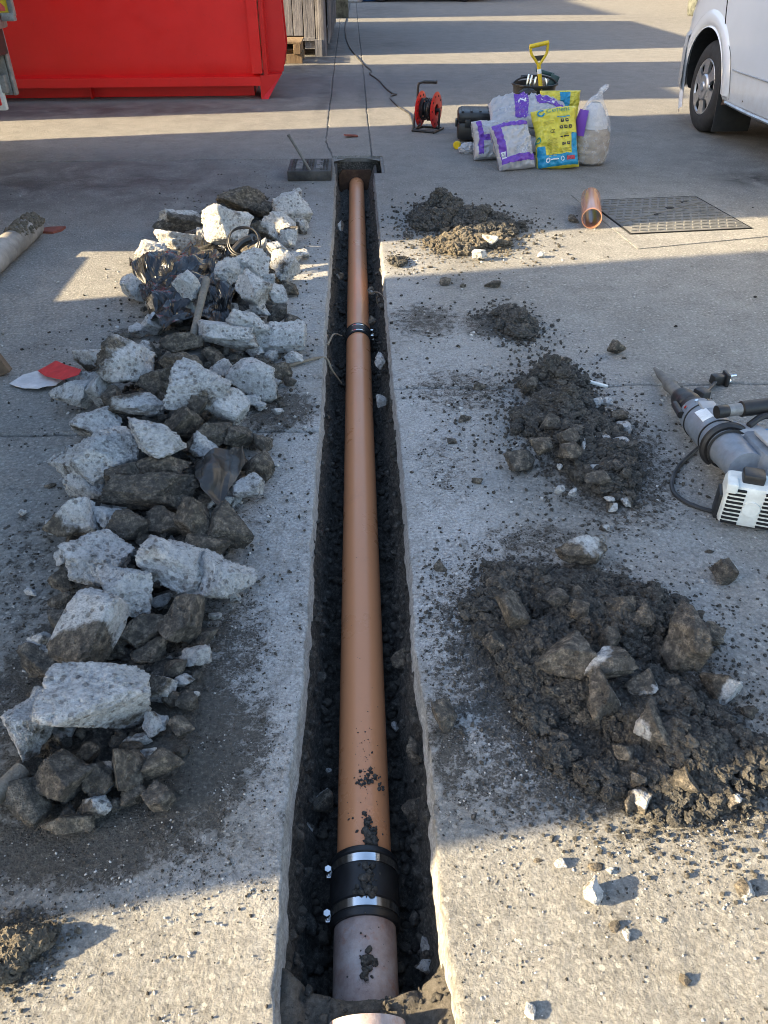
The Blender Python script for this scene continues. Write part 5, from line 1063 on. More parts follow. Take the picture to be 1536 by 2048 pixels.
# ------------------------------------------------------------------ black polythene bag, crumpled over the rubble
def in_poly(P, poly):
    x, y = P[:, 0], P[:, 1]; ins = np.zeros(len(P), bool); n = len(poly)
    for i in range(n):
        x0, y0 = poly[i]; x1, y1 = poly[(i+1) % n]; c = ((y0 > y) != (y1 > y)) & (x < (x1-x0)*(y-y0)/((y1-y0) or 1e-9)+x0); ins ^= c
    return ins
def crumple(name, outline, zf, mat, label, cat, seed, n=120, amp=.02, zlift=.0, smooth=True, nf=10):
    """outline in survey-photograph points at its resting height; sheet folded into facets"""
    O = np.array(outline, float); c = O.mean(0); th = np.linspace(0, 2*math.pi, 160, endpoint=False)
    A = np.arctan2(O[:, 1]-c[1], O[:, 0]-c[0]); Rr = np.hypot(O[:, 0]-c[0], O[:, 1]-c[1]); o_ = np.argsort(A); A, Rr = A[o_], Rr[o_]
    O2 = O[o_]; per = np.concatenate([[0], np.cumsum(np.hypot(*(np.roll(O2, -1, 0)-O2).T))]); O3 = np.concatenate([O2, O2[:1]]); tt = np.linspace(0, per[-1], 160, endpoint=False); ex_ = np.interp(tt, per, O3[:, 0])-c[0]; ey_ = np.interp(tt, per, O3[:, 1])-c[1]
    m_ = 46; V = []; r = np.random.RandomState(seed)
    S = np.linspace(.015, 1, m_)[:, None]; px = c[0]+S*ex_[None, :]; py = c[1]+S*ey_[None, :]
    px, py = px.ravel(), py.ravel(); z = np.array([zf(a, b) for a, b in zip(px, py)])
    W = np.array([G(a, b, zz) for a, b, zz in zip(px, py, z)])
    # facets: sum of folded planes
    f = np.zeros(len(W))
    for k in range(nf):
        d = r.normal(size=2); d /= np.linalg.norm(d); fr = 5.5*1.28**k; ph = r.uniform(0, 9)
        u = (W[:, 0]*d[0]+W[:, 1]*d[1])*fr+ph+.35*perlin(W*6+k); f += (np.abs((u % 2)-1)-.5)*(1.0/(1+k*.45))
    W[:, 2] += f*amp+zlift; W[:, 0] += .4*amp*perlin(W*14); W[:, 1] += .4*amp*perlin(W*14+8)
    W[:, 2] = np.maximum(W[:, 2], .004)
    F = []; K = 160
    for i in range(m_-1):
        for k in range(K): F.append((i*K+k, i*K+(k+1) % K, (i+1)*K+(k+1) % K, (i+1)*K+k))
    F.append(tuple(range(K-1, -1, -1)))
    ob = new_mesh(name, W, F, MAT[mat], None, smooth); mod = ob.modifiers.new('thick', 'SOLIDIFY'); mod.thickness = .0015; mod.offset = 1
    return tag(ob, label, cat)
crumple('plastic_bag', [(256, 524), (300, 512), (350, 492), (410, 478), (460, 474), (466, 496), (452, 528), (440, 548), (470, 570), (484, 584), (470, 610), (452, 636), (400, 652), (330, 664), (305, 640), (296, 612), (280, 596), (276, 560)], lambda x, y: .085+.03*math.sin(x*.02+1)-.00025*max(0, y-600)*1.0-.05*max(0, (330-x)/80), 'sheet', 'crumpled glossy black plastic bag draped over the rubble under a hammer handle', 'plastic bag', 4, amp=.050, nf=9, smooth=False)
crumple('dark_sheet', [(385, 918), (430, 902), (492, 905), (496, 940), (470, 965), (455, 985), (430, 1003), (405, 980), (388, 950)], lambda x, y: .075+.02*math.sin(x*.05), 'muddysheet', 'crumpled muddy dark sheet tucked among brown lumps near the trench', 'sheet', 7, amp=.034, nf=9, smooth=False)
# hammer with a dirty wooden handle across the bag
h0 = G(413, 557, .165); h1 = G(388, 664, .12); hd = (h1-h0)
ham = empty('hammer', (h1[0], h1[1], .09), 'club hammer with dirty wooden handle lying across the black plastic bag', 'hammer')
m = MB(); m.tube([h0-hd*.01, h0+hd*.02, h0+hd*.10, h0+hd*.3, h0+hd*.6, h0+hd*1.0, h0+hd*1.15], [.010, .0165, .0175, .0155, .014, .0135, .013], 14); m.build('handle', MAT['handle'], ham)
m = MB(); c = h0+hd*1.2; m.box(c+np.array([0, .01, -.055]), (.09, .04, .04), Matrix.Rotation(R(20), 3, 'Z'), .006); m.build('head', MAT['iron'], ham)
# loop of black cable on the rubble
m = MB(); c = G(488, 484, .15)
for k, (r_, tilt, dz) in enumerate(((.078, 38, 0), (.070, 47, .006))):
    P = []
    for i in range(40):
        q_ = 2*math.pi*i/39; v = Matrix.Rotation(R(tilt), 3, 'X') @ Vector((math.cos(q_)*r_, math.sin(q_)*r_*1.02, .004*math.sin(3*q_+k))); P.append(c+np.array(v)+np.array([0, 0, dz]))
    m.tube(P, .0038, 8)
m.tube(spline([c+np.array([-.05, -.03, -.03]), c+np.array([-.01, .0, .0]), c+np.array([.03, .02, .012])], 6), .016, 8)
tag(m.build('cable_loop', MAT['rubber'], None), 'loop of thick black cable resting on the rubble behind the black bag', 'cable')
# round tool handle at the near left
m = MB(); p0 = G(48, 1538, .045); p1 = G(-60, 1640, .05); m.tube([p0, p0+(p1-p0)*.02, p0+(p1-p0)*.5, p1], [.015, .0185, .018, .018], 16); tag(m.build('wooden_pole', MAT['handle'], None), 'round grey wooden pole poking in beside the brown soil lumps', 'pole')
# torn card and the brown board
crumple('torn_card', [(18, 766), (45, 748), (80, 742), (118, 752), (128, 760), (112, 772), (75, 779), (45, 775)], lambda x, y: .012, 'card', 'torn white side of a crumpled piece of card left of the rubble', 'card', 11, amp=.006)
crumple('red_card', [(76, 742), (112, 722), (163, 740), (158, 750), (126, 761), (90, 752)], lambda x, y: .018+.0006*(x-76), 'cardred', 'bright red flap of torn card beside the white torn card', 'card', 12, amp=.002)
m = MB(); p = G(4, 752); m.box((p[0]-.03, p[1]+.01, .06), (.09, .03, .13), Matrix.Rotation(R(-22), 3, 'Y'), .003); tag(m.build('board_end', MAT['brown'], None, False), 'end of a brown board standing left of the torn card', 'board')
# yellow wood splinter and a scrap by the strip
m = MB(); c = G(1192, 767, .03); m.box(c, (.085, .014, .010), Matrix.Rotation(R(-20), 3, 'Z') @ Matrix.Rotation(R(8), 3, 'Y'), .003); tag(m.build('wood_splinter', MAT['offwhite'], None), 'pale yellow wood splinter on top of the long narrow soil heap', 'splinter')
m = MB(); c = G(702, 274); m.box((c[0], c[1], .012), (.11, .05, .012), Matrix.Rotation(R(20), 3, 'Z') @ Matrix.Rotation(R(6), 3, 'Y'), .003); tag(m.build('board_scrap', MAT['brick'], None), 'dark red-brown scrap lying on the strip beyond the open chamber', 'scrap')
# roots hanging at the trench edges
def root(pts, r, label):
    mb = MB(); P = spline([G(x, y, z) for x, y, z in pts], 8); mb.tube(P, [r*(1-.6*i/len(P)) for i in range(len(P))], 6); return tag(mb.build('root', MAT['root'], None), label, 'root', 'roots at the trench edge')
root([(560, 738, .01), (610, 722, .015), (650, 716, -.005), (664, 740, -.05), (683, 766, -.13)], .007, 'thick pale root bent over the left trench edge')
root([(655, 690, -.03), (668, 668, -.06), (684, 672, -.10)], .005, 'short root curling towards the slim coupling')
root([(738, 588, -.10), (752, 584, -.07), (762, 588, -.04), (771, 598, -.01)], .004, 'thin root branching from the right trench edge')
root([(755, 590, -.06), (753, 600, -.09), (758, 612, -.12)], .003, 'fine root twig hanging in the trench on the right')

# ------------------------------------------------------------------ red cable reel and its lead
rc = G(856, 262); RR = .135; ax_ = Vector((math.cos(R(-26)), math.sin(R(-26)), 0)).normalized(); axn = np.array(ax_); perp = np.array([-axn[1], axn[0], 0])
rc = np.array([rc[0], rc[1]+.02, 0]); hub = rc+np.array([0, 0, RR+.028])
reel = empty('cable_reel', (rc[0], rc[1], 0), 'red two-flanged cable reel on a black tube stand with its lead wound', 'cable reel')
for s in (-1, 1):
    m = MB(); cc = hub+axn*s*.068
    m.lathe([(-.006, .045), (-.006, RR-.01), (0, RR), (.006, RR-.01), (.006, .045)], cc, axn, 48, True); fl = m.build('flange', MAT['redp'], reel)
    m = MB()
    for k in range(10):
        q_ = 2*math.pi*k/10; pc = cc+perp*math.cos(q_)*RR*.78+np.array([0, 0, 1])*math.sin(q_)*RR*.78; m.lathe([(-.0075, 0), (-.0075, .009), (.0075, .009), (.0075, 0)], pc, axn, 10)
    m.build('vent_hole', MAT['dark'], fl)
m = MB(); m.lathe([(-.066, .05), (.066, .05)], hub, axn, 32); m.lathe([(-.1, .0), (-.1, .014), (.1, .014), (.1, 0)], hub, axn, 16); m.build('drum', MAT['black'], reel)
m = MB(); P = []
for i in range(260):
    t = i/259; q_ = 2*math.pi*14*t; rr_ = .066+.018*(0.5+.5*math.sin(t*9)); xx = .052*math.sin(t*math.pi*5); P.append(hub+axn*xx+perp*math.cos(q_)*rr_+np.array([0, 0, 1])*math.sin(q_)*rr_)
m.tube(P, .0055, 6); m.build('wound_cable', MAT['rubber'], reel)
e0 = hub-axn*.098; m = MB(); z3 = np.array([0, 0, 1]); f0 = np.array([e0[0], e0[1], .010])
m.tube(spline([f0-perp*.11, f0-perp*.05, f0+perp*.05, f0+perp*.11], 6), .009, 10)
m.tube(spline([f0-perp*.09+z3*.0, e0-perp*.06-z3*.03, e0-perp*.012+z3*.0, e0-perp*.0+z3*.16, e0+axn*.03+z3*.195, e0+axn*.16+z3*.205], 7), .0095, 10)
f1 = hub+axn*.098; f1 = np.array([f1[0], f1[1], .010])
m.tube([f0-perp*.10, f1-perp*.10], .009, 10); m.tube([f0+perp*.10, f1+perp*.10], .009, 10); m.tube([f1-perp*.12, f1+perp*.11], .009, 10); m.tube([f1-perp*.0, hub+axn*.10], .009, 10); m.build('stand', MAT['black'], reel)
m = MB(); m.tube([e0+axn*.05+z3*.2, e0+axn*.165+z3*.205], .013, 12); m.build('grip', MAT['rubber'], reel)
lead = [G(x, y, .008) for x, y in ((840, 262), (833, 256), (828, 250), (824, 240), (819, 228), (808, 220), (797, 213), (786, 203), (781, 197), (783, 191), (793, 188.5), (786, 187), (776, 180), (768, 172), (760, 163), (750, 155), (740, 148), (742, 141), (735, 135), (727, 128), (716, 116), (706, 104), (698, 92), (693, 78), (690, 57), (692, 39), (697, 20), (700, 6))]
lead[0][2] = .06
m = MB(); m.tube(spline(lead, 5), .0085, 8); tag(m.build('extension_lead', MAT['cable'], None), 'long grey extension lead snaking from the red reel past the shed', 'cable')

# ------------------------------------------------------------------ sacks
def text2d(s, size):
    cu = bpy.data.curves.new('t', 'FONT'); cu.body = s; cu.size = size; cu.resolution_u = 3; o = bpy.data.objects.new('t', cu); COL.objects.link(o)
    dg = bpy.context.evaluated_depsgraph_get(); me = bpy.data.meshes.new_from_object(o.evaluated_get(dg)); V = [(v.co.x, v.co.y) for v in me.vertices]; F = [tuple(p.vertices) for p in me.polygons]
    bpy.data.objects.remove(o); bpy.data.meshes.remove(me); return V, F
class Sack:
    def __init__(s, name, label, cat, mat, base, W, H, T, lean, yaw, roll=0.0, seed=1, bend=0.0, group=None, wr=1.0):
        s.W, s.H, s.T, s.seed, s.bend, s.wr = W, H, T, seed, bend, wr
        s.e = empty(name, base, label, cat, group)
        s.M = Matrix.Translation(V3(base)) @ Matrix.Rotation(yaw, 4, 'Z') @ Matrix.Rotation(-lean, 4, 'X') @ Matrix.Rotation(roll, 4, 'Y')
        nu, nv = 46, 60; V, F = [], []
        uu, vv = np.meshgrid(np.linspace(0, 1, nu), np.linspace(0, 1, nv)); n = nu*nv
        P0 = s.surf(uu.ravel(), vv.ravel(), -1); P1 = s.surf(uu.ravel(), vv.ravel(), 1)
        V = np.concatenate([P0, P1]); q = (np.arange(nv-1)[:, None]*nu+np.arange(nu-1)[None, :]).ravel()
        F = np.concatenate([np.stack([q, q+1, q+nu+1, q+nu], 1), np.stack([q+n, q+nu+n, q+nu+1+n, q+1+n], 1)])
        V[:, 2] = np.maximum(V[:, 2], .004)
        loc = np.array(s.e.location); s.body = new_mesh('sack_body', V-loc, F, MAT[mat], s.e, True)
    def surf(s, u, v, side, off=0.0):
        u = np.asarray(u, float); v = np.asarray(v, float); a = np.abs(2*u-1); b = np.abs(2*v-1)
        bl = np.clip(1-a**2.4, 0, 1)**.55*np.clip(1-b**5, 0, 1)**.6
        x = (u-.5)*s.W*(1-.07*(1-b**2)); z = v*s.H; y = side*s.T/2*bl
        P = np.stack([x*9+s.seed, z*9+side*3, y*3], 1)
        x = x+.018*perlin(np.stack([z*5+s.seed, x*3, y*0+2], 1)); wr = 1.5*s.wr*(.010*fbm(P*1.1, 3, .6, True)+.005*fbm(P*3.3, 2, .6, True)+.006*perlin(np.stack([x*3+s.seed, z*34, y*0], 1))*(b**2))
        y = y+side*wr*np.clip(bl*3, .12, 1)+side*off
        z = z-s.bend*x*x; 
        M = np.array(s.M); Q = np.stack([x, y, z, np.ones_like(x)], 1)@M.T; return Q[:, :3]
    def patch(s, u0, u1, v0, v1, mat, name='print_panel', side=-1, off=.0035, parent=None, sk=0.0):
        nu, nv = max(2, int(abs(u1-u0)*46)+2), max(2, int(abs(v1-v0)*60)+2)
        uu, vv = np.meshgrid(np.linspace(u0, u1, nu), np.linspace(v0, v1, nv)); uu = uu+sk*(vv-v0)
        V = s.surf(uu.ravel(), vv.ravel(), side, off+(.0025 if off < .0034 else 0)); V[:, 2] = np.maximum(V[:, 2], .005); q = (np.arange(nv-1)[:, None]*nu+np.arange(nu-1)[None, :]).ravel(); F = np.stack([q, q+1, q+nu+1, q+nu], 1)
        return new_mesh(name, V-np.array(s.e.location), F, MAT[mat], s.e, True)
    def text(s, t, u, v, size, mat, name='lettering', off=.0022):
        V, F = text2d(t, size)
        V = np.array(V); P = s.surf(u+V[:, 0]/s.W, v+V[:, 1]/s.H, -1, off+.004); return new_mesh(name, P-np.array(s.e.location), F, MAT[mat], s.e, False)
    def ring(s, u, v, r0, r1, mat, a0=0, a1=2*math.pi, name='ring_mark', off=.0022):
        K = 28; V = []
        for k in range(K+1):
            q_ = a0+(a1-a0)*k/K
            for r_ in (r0, r1): V.append((u+math.cos(q_)*r_/s.W, v+math.sin(q_)*r_/s.H))
        V = np.array(V); P = s.surf(V[:, 0], V[:, 1], -1, off+.004); return new_mesh(name, P-np.array(s.e.location), [(2*k, 2*k+1, 2*k+3, 2*k+2) for k in range(K)], MAT[mat], s.e, True)
yb = G(1116, 338); k_ = ppm(1116, 338)
Y = Sack('cement_sack', 'yellow and blue cement sack leaning upright against the purple sacks', 'cement sack', 'bagyellow', (yb[0], yb[1]-.005, 0), .315, .41, .115, R(30), R(-9), R(-9), seed=2)
Y.patch(.02, .98, .02, .20, 'cyan'); Y.patch(.02, .22, .20, .36, 'cyan'); Y.patch(.84, .98, .20, .52, 'cyan')
Y.ring(.20, .90, .016, .026, 'cyan', R(-10), R(-330)); Y.text('Cement', .31, .885, .050, 'green')
Y.patch(.53, .83, .775, .795, 'cyan', off=.0018)
for (u, v) in ((.60, .70), (.71, .70), (.56, .60), (.67, .60), (.78, .60), (.62, .33), (.73, .33)):
    o1 = Y.patch(u, u+.075, v, v+.05, 'ink', 'hazard_mark', off=.0018); Y.patch(u+.025, u+.052, v+.018, v+.034, 'bagyellow', 'hazard_symbol', off=.0026)
for k, (u, w_) in enumerate(((.57, .06), (.66, .12))): Y.patch(u, u+w_, .455+.01*k, .475+.01*k, 'ink', 'warning_text', off=.0018)
for (u0, u1, v0, n_) in ((.26, .52, .44, 5), (.26, .52, .37, 4), (.54, .80, .80, 2), (.28, .50, .28, 6), (.55, .82, .27, 3), (.20, .45, .74, 3), (.55, .80, .52, 2)):
    for j in range(n_): Y.patch(u0, u1-.03*(j % 2), v0-j*.022, v0-j*.022+.008, 'olive', 'text_line', off=.0018)
Y.text('CE', .33, .54, .030, 'ink')
Y.ring(.25, .115, .007, .016, 'white', off=.003); Y.patch(.31, .50, .105, .125, 'white', 'faint_lettering', off=.003); Y.ring(.60, .12, .010, .014, 'white', off=.003); Y.patch(.70, .90, .09, .155, 'redink', off=.003)
Y.ring(.05, .46, .012, .021, 'green')
# white and purple sand sacks
sb_ = G(1036, 340)
A = Sack('sand_sack', 'white sand sack with purple edges leaning beside the yellow cement sack', 'sand sack', 'bagwhite', (sb_[0], sb_[1]+.0, 0), .285, .33, .12, R(36), R(10), R(-7), seed=5)
A.patch(.03, .20, .10, .97, 'purple'); A.patch(.03, .97, .10, .24, 'purple', off=.0016); A.patch(.20, .95, .86, .96, 'purple', off=.0016); A.patch(.055, .175, .22, .36, 'white', 'barcode_panel', off=.0024)
for k in range(9): A.patch(.06+.012*k, .06+.012*k+.006, .24, .34, 'ink', 'barcode_bar', off=.003)
for j in range(4): A.patch(.42, .74-.05*(j % 2), .40-j*.025, .40-j*.025+.008, 'pale', 'text_line', off=.0018)
A.ring(.66, .30, .010, .014, 'pale'); A.ring(.78, .32, .010, .014, 'pale')
s2 = G(981, 322)
B_ = Sack('sand_sack', 'half-hidden white and purple sack squeezed behind the black tool case', 'sand sack', 'bagwhite', (s2[0], s2[1]+.04, 0), .24, .27, .11, R(32), R(18), R(4), seed=8)
B_.patch(.06, .20, .06, .95, 'purple'); B_.patch(.06, .95, .42, .56, 'purple', off=.0016, sk=0); B_.patch(.06, .95, .02, .08, 'pale', off=.0016)
s3 = G(1050, 312)
Cc = Sack('sand_sack', 'white and purple sack draped across the top of the other sacks', 'sand sack', 'bagwhite', (s3[0]+.01, s3[1]+.05, .185), .60, .36, .09, R(70), R(-3), R(3), seed=12, bend=.75, wr=1.5)
Cc.patch(.33, .50, .05, .95, 'purple'); Cc.patch(.60, .96, .56, .86, 'purple', off=.0016); Cc.patch(.86, .97, .06, .56, 'purple', off=.0016); Cc.patch(.10, .28, .45, .50, 'pale', 'faint_lettering'); Cc.ring(.42, .62, .02, .03, 'white', off=.0026); Cc.patch(.66, .84, .66, .70, 'pale', 'faint_lettering', off=.0026)
s5 = G(1040, 318)
Df = Sack('sand_sack', 'grey sand sack lying flat at the bottom of the sack pile', 'sand sack', 'bagwhite', (s5[0]+.03, s5[1]+.12, .02), .60, .38, .15, R(82), R(2), 0, seed=15)
s6 = G(1062, 215); k6 = ppm(1062, 215)
E = Sack('cement_sack', 'second yellow sack standing in front of the black bucket behind the pile', 'cement sack', 'bagyellow', (s6[0]+.0, G(1062, 262)[1]-.05, .01), .34, .30, .10, R(14), R(2), 0, seed=22); E.patch(.45, .70, .60, .95, 'cyan')
# wrinkled loose end of the clear bag by the case
gl = G(958, 305); 
# ------------------------------------------------------------------ clear sack of sand with a twisted neck
cs = G(1183, 334); k7 = ppm(1183, 326)
cs = np.array([cs[0], cs[1]+.10, 0]); sackc = empty('clear_sack', cs, 'tall clear plastic sack half full of sand with a twisted tied neck', 'sand sack')
def lump(prof_, seed, amp, squash=.86):
    n = 64; Z = np.array([p[0] for p in prof_]); Rr = np.array([p[1] for p in prof_]); zz = np.linspace(Z[0], Z[-1], 70); rr = np.interp(zz, Z, Rr); ox = np.interp(zz, Z, [p[2] for p in prof_]); V = []
    q_ = np.linspace(0, 2*math.pi, n, endpoint=False); Zg, Qg = np.meshgrid(zz, q_, indexing='ij'); Rg = np.repeat(rr[:, None], n, 1)
    P = np.stack([np.cos(Qg).ravel()*2+seed, np.sin(Qg).ravel()*2, Zg.ravel()*11], 1); fold = np.clip((Zg.ravel()-.28)/.2, .25, 1.6)
    Rv = Rg.ravel()*(1+amp*fbm(P*1.3, 3, .6, True)*fold*.6+amp*.5*perlin(P*[1, 1, 3]))+.0
    V = np.stack([np.cos(Qg.ravel())*Rv+np.repeat(ox[:, None], n, 1).ravel(), np.sin(Qg.ravel())*Rv*squash, Zg.ravel()], 1)
    q = (np.arange(69)[:, None]*n+np.arange(n)[None, :]); nx = (np.arange(69)[:, None]*n+(np.arange(n)[None, :]+1) % n)
    F = np.stack([q.ravel(), nx.ravel(), nx.ravel()+n, q.ravel()+n], 1); return V, F
V, F = lump([(0.004, .09, 0), (.02, .118, 0), (.09, .132, 0), (.18, .130, 0), (.27, .116, -.003), (.33, .096, -.008), (.385, .066, -.012), (.43, .040, -.006), (.455, .016, .012), (.485, .028, .035), (.51, .010, .05)], 4, .10)
new_mesh('plastic_skin', V, F, MAT['clear'], sackc, True)
V, F = lump([(0.008, .08, 0), (.022, .112, 0), (.10, .127, 0), (.20, .124, 0), (.235, .10, 0), (.25, .05, 0), (.255, .001, 0)], 4, .05); new_mesh('sand_fill', V, F, MAT['sand'], sackc, True)
V, F = lump([(.24, .100, -.002), (.28, .094, -.003), (.33, .076, -.008), (.37, .055, -.012), (.40, .03, -.008)], 9, .14); new_mesh('inner_plastic', V, F, MAT['bagwhite'], sackc, True)
m = MB()
for i in range(9):
    for j in range(1): pass
th = np.linspace(R(178), R(232), 10); Vp = []
for z in np.linspace(.20, .36, 9):
    for q_ in th: r_ = np.interp(z, [.20, .30, .36], [.134, .123, .106])*1.05; Vp.append((cs[0]+math.cos(q_)*r_, cs[1]+math.sin(q_)*r_*.86, z))
m.add(Vp, [(a*10+b, a*10+b+1, (a+1)*10+b+1, (a+1)*10+b) for a in range(8) for b in range(9)]); m.build('print_panel', MAT['purple'], sackc)
# ------------------------------------------------------------------ black tool case
cp = G(946, 285); case = empty('tool_case', (cp[0], cp[1]+.16, 0), 'dusty black plastic tool case left of the sacks', 'tool case')
Mz = Matrix.Rotation(R(-6), 3, 'Z'); cc = np.array([cp[0]+.02, cp[1]+.16, 0])
m = MB(); m.box(cc+[0, 0, .075], (.27, .30, .135), Mz, .03); m.build('case_base', MAT['black'], case)
m = MB(); m.box(cc+[0, 0, .175], (.275, .305, .085), Mz, .032); m.build('case_lid', MAT['black'], case)
for s in (-.07, .07):
    m = MB(); m.box(cc+np.array([s, -.152, .135]), (.045, .018, .06), Mz, .005); m.build('latch', MAT['black'], case)
m = MB(); m.box(cc+np.array([-.142, .0, .12]), (.02, .10, .05), Mz, .006); m.build('carry_handle', MAT['rubber'], case)
for s in (-.10, -.03, .04, .11):
    m = MB(); m.box(cc+np.array([s, -.02, .2175]), (.02, .22, .01), Mz, .004); m.build('lid_rib', MAT['black'], case)
# ------------------------------------------------------------------ bucket with tools, spade
bk = G(1062, 247); bk = np.array([bk[0], bk[1]+.02, 0]); bkt = empty('bucket', bk, 'black rubber bucket of tools standing behind the sacks', 'bucket')
m = MB(); m.lathe([(0.004, 0), (.004, .135), (.02, .145), (.30, .185), (.305, .20), (.315, .20), (.315, .18), (.03, .13), (.03, 0)], bk, (0, 0, 1), 48); m.build('tub', MAT['black'], bkt)
m = MB(); P = [bk+np.array([math.cos(q_)*.19, -.02+math.sin(q_)*.02, .30+math.sin(q_)*.07]) for q_ in np.linspace(0, math.pi, 16)]; m.tube(P, .008, 8); m.build('bail_handle', MAT['rubber'], bkt)
def bar(name, px0, py0, px1, py1, dY, wd, th_, mat, label, cat, grp=None):
    a = GY(px0, py0, bk[1]+dY); b = GY(px1, py1, bk[1]+dY); d = b-a; L = np.linalg.norm(d); q_ = math.atan2(d[0], d[2]); mb = MB()
    mb.box((a+b)/2, (wd, th_, L), Matrix.Rotation(q_, 3, 'Y'), min(wd, th_)*.25); return tag(mb.build(name, MAT[mat], None), label, cat, grp)
bar('spirit_level', 1112, 150, 1088, 205, .02, .075, .03, 'teal', 'dark green flat tool standing upright in the black bucket', 'tool')
bar('tool_shaft', 1072, 140, 1108, 150, .05, .03, .03, 'teal', 'dark green bar lying across the tools in the bucket', 'tool')
for k, (xa, xb) in enumerate(((1058, 1047), (1064, 1053), (1072, 1062), (1092, 1096))):
    bar('steel_bar', xa, 148+k*2, xb, 205, -.03+.02*k, .018, .012, 'steel', ['bright steel bar on the outer side of the bucket tools', 'second bright steel bar from the bucket rim', 'third bright steel bar from the bucket rim', 'bright steel bar just behind the spade shaft'][k], 'tool', 'bright steel bars in the bucket')
m = MB(); a = GY(1042, 154, bk[1]+.02); b = GY(1080, 158, bk[1]+.04); m.tube(spline([a, (a+b)/2+np.array([0, 0, .012]), b], 5), .014, 10); tag(m.build('rubber_grip', MAT['rubber'], None), 'short black rubber grip among the tools in the bucket', 'tool')
m = MB(); c = GY(1055, 186, E.e.location[1]-.09); V, F = ICO[4]; Wg = V*[.075, .03, .032]*(1+.18*fbm(V*2.5, 3))[:, None]+c; tag(new_mesh('work_glove', Wg, F, MAT['black'], None), 'black work glove lying on top of the sack pile', 'glove')
sp0 = GY(1083, 192, bk[1]-.17); sp1 = GY(1077, 126, bk[1]-.15); sp = empty('spade', (sp0[0], sp0[1], .05), 'spade with yellow D-shaped grip and shaft standing upright in the sack pile', 'spade')
dn = (sp0-sp1)/np.linalg.norm(sp0-sp1); m = MB(); m.tube([sp1, sp1+(sp0-sp1)*.5, sp0-(sp0-sp1)*.18], [.017, .0165, .016], 14); m.build('shaft', MAT['yellow'], sp)
m = MB(); m.tube([sp0-(sp0-sp1)*.18, sp0+dn*.10], .0175, 14); m.box(sp0+dn*.17, (.15, .012, .2), None, .004); m.build('blade_socket', MAT['black'], sp)
m = MB(); m.tube([sp1+(sp0-sp1)*.18, sp1+(sp0-sp1)*.32], .0176, 14, False); m.build('label_band', MAT['white'], sp)
gl_ = GY(1061, 93, bk[1]-.15); gr_ = GY(1096, 85, bk[1]-.15)
m = MB(); ext = (gr_-gl_)*.04; m.tube([gl_-ext, gr_+ext], .0165, 14); m.tube(spline([gl_, GY(1063, 108, bk[1]-.15), GY(1070, 119, bk[1]-.15), sp1+dn*.02], 6), [.011]*18+[.017], 10); m.tube(spline([gr_, GY(1094, 104, bk[1]-.15), GY(1087, 117, bk[1]-.15), sp1+dn*.02], 6), [.011]*18+[.017], 10); m.build('grip', MAT['yellow'], sp)
m = MB(); m.add([GY(1067, 112, bk[1]-.15), GY(1090, 110, bk[1]-.15), GY(1083, 121, bk[1]-.15), GY(1073, 122, bk[1]-.15)], [(0, 1, 2, 3)]); m.build('grip_web', MAT['black'], sp)
# tape measure and a clear twist of plastic on the ground by the case
tm = G(914, 298); m = MB(); m.lathe([(-.014, 0), (-.014, .026), (-.010, .030), (.010, .030), (.014, .026), (.014, 0)], (tm[0], tm[1], .028), (.5, .86, 0), 20); m.box((tm[0]+.04, tm[1]-.0, .012), (.07, .02, .014), None, .004); tag(m.build('tape_measure', MAT['yellow'], None), 'small yellow and black tape measure on the ground by the case', 'tape measure')
c = G(940, 297, .03); V, F = ICO[4]; tag(new_mesh('plastic_twist', V*[.06, .035, .03]*(1+.35*fbm(V*2, 3, .6, True))[:, None]+c, F, MAT['bagwhite'], None, False), 'crumpled twist of white plastic between tape measure and sacks', 'plastic')
# ------------------------------------------------------------------ electric breaker
br0 = G(1308, 735, .018); br1 = G(1440, 880, .095); bd = br1-br0; bL = np.linalg.norm(bd); bd = bd/bL; bx = np.cross(bd, [0, 0, 1]); bx /= np.linalg.norm(bx); bz = np.cross(bx, bd)
brk = empty('breaker', G(1440, 900), 'grey electric breaker with chisel and cream vented end lying on its side', 'breaker')
def BP(t, x=0., z=0.): return br0+bd*t*bL+bx*x+bz*z
def lat(name, prof_, mat, n=32, par=None): mb = MB(); mb.lathe([(t*bL, r_) for t, r_ in prof_], br0, bd, n); return mb.build(name, MAT[mat], par or brk)
chs = lat('chisel', [(0, .0), (.01, .005), (.12, .015), (.20, .016), (.24, .016), (.27, .024), (.30, .024), (.31, .021), (.50, .021), (.52, .021)], 'iron', 16)
m = MB(); m.box(BP(.27, -.03, -.01), (.035, .03, .02), None, .004); m.build('collar_lug', MAT['iron'], chs)
lat('tool_holder', [(.46, .0), (.46, .034), (.50, .040), (.52, .036), (.56, .044), (.60, .044), (.61, .040), (.68, .050), (.70, .050), (.70, 0)], 'black', 28)
bar_ = lat('barrel', [(.66, .0), (.66, .046), (.69, .056), (.72, .058), (.90, .060), (1.02, .058), (1.12, .053), (1.3, .050), (1.3, 0)], 'navy', 40)
m = MB(); m.box(BP(.80, .0, .058), (.05, .05, .012), Matrix.Rotation(math.atan2(bd[1], bd[0]), 3, 'Z'), .005); m.build('nameplate', MAT['grey'], bar_)
m = MB(); m.tube([BP(.60, .052, .01), BP(.74, .062, .01)], .012, 10); m.build('release_lever', MAT['rubber'], brk)
Mb = Matrix((Vector(bx), Vector(bd), Vector(bz))).transposed()
mc = G(1556, 930, .10); m = MB(); m.box(mc, (.17, .20, .14), Mb, .02); hs = m.build('motor_housing', MAT['navy'], brk)
m = MB(); m.box(mc+bz*.083+bx*.01+bd*.02, (.12, .14, .012), Mb, .005); m.build('housing_plate', MAT['grey'], hs)
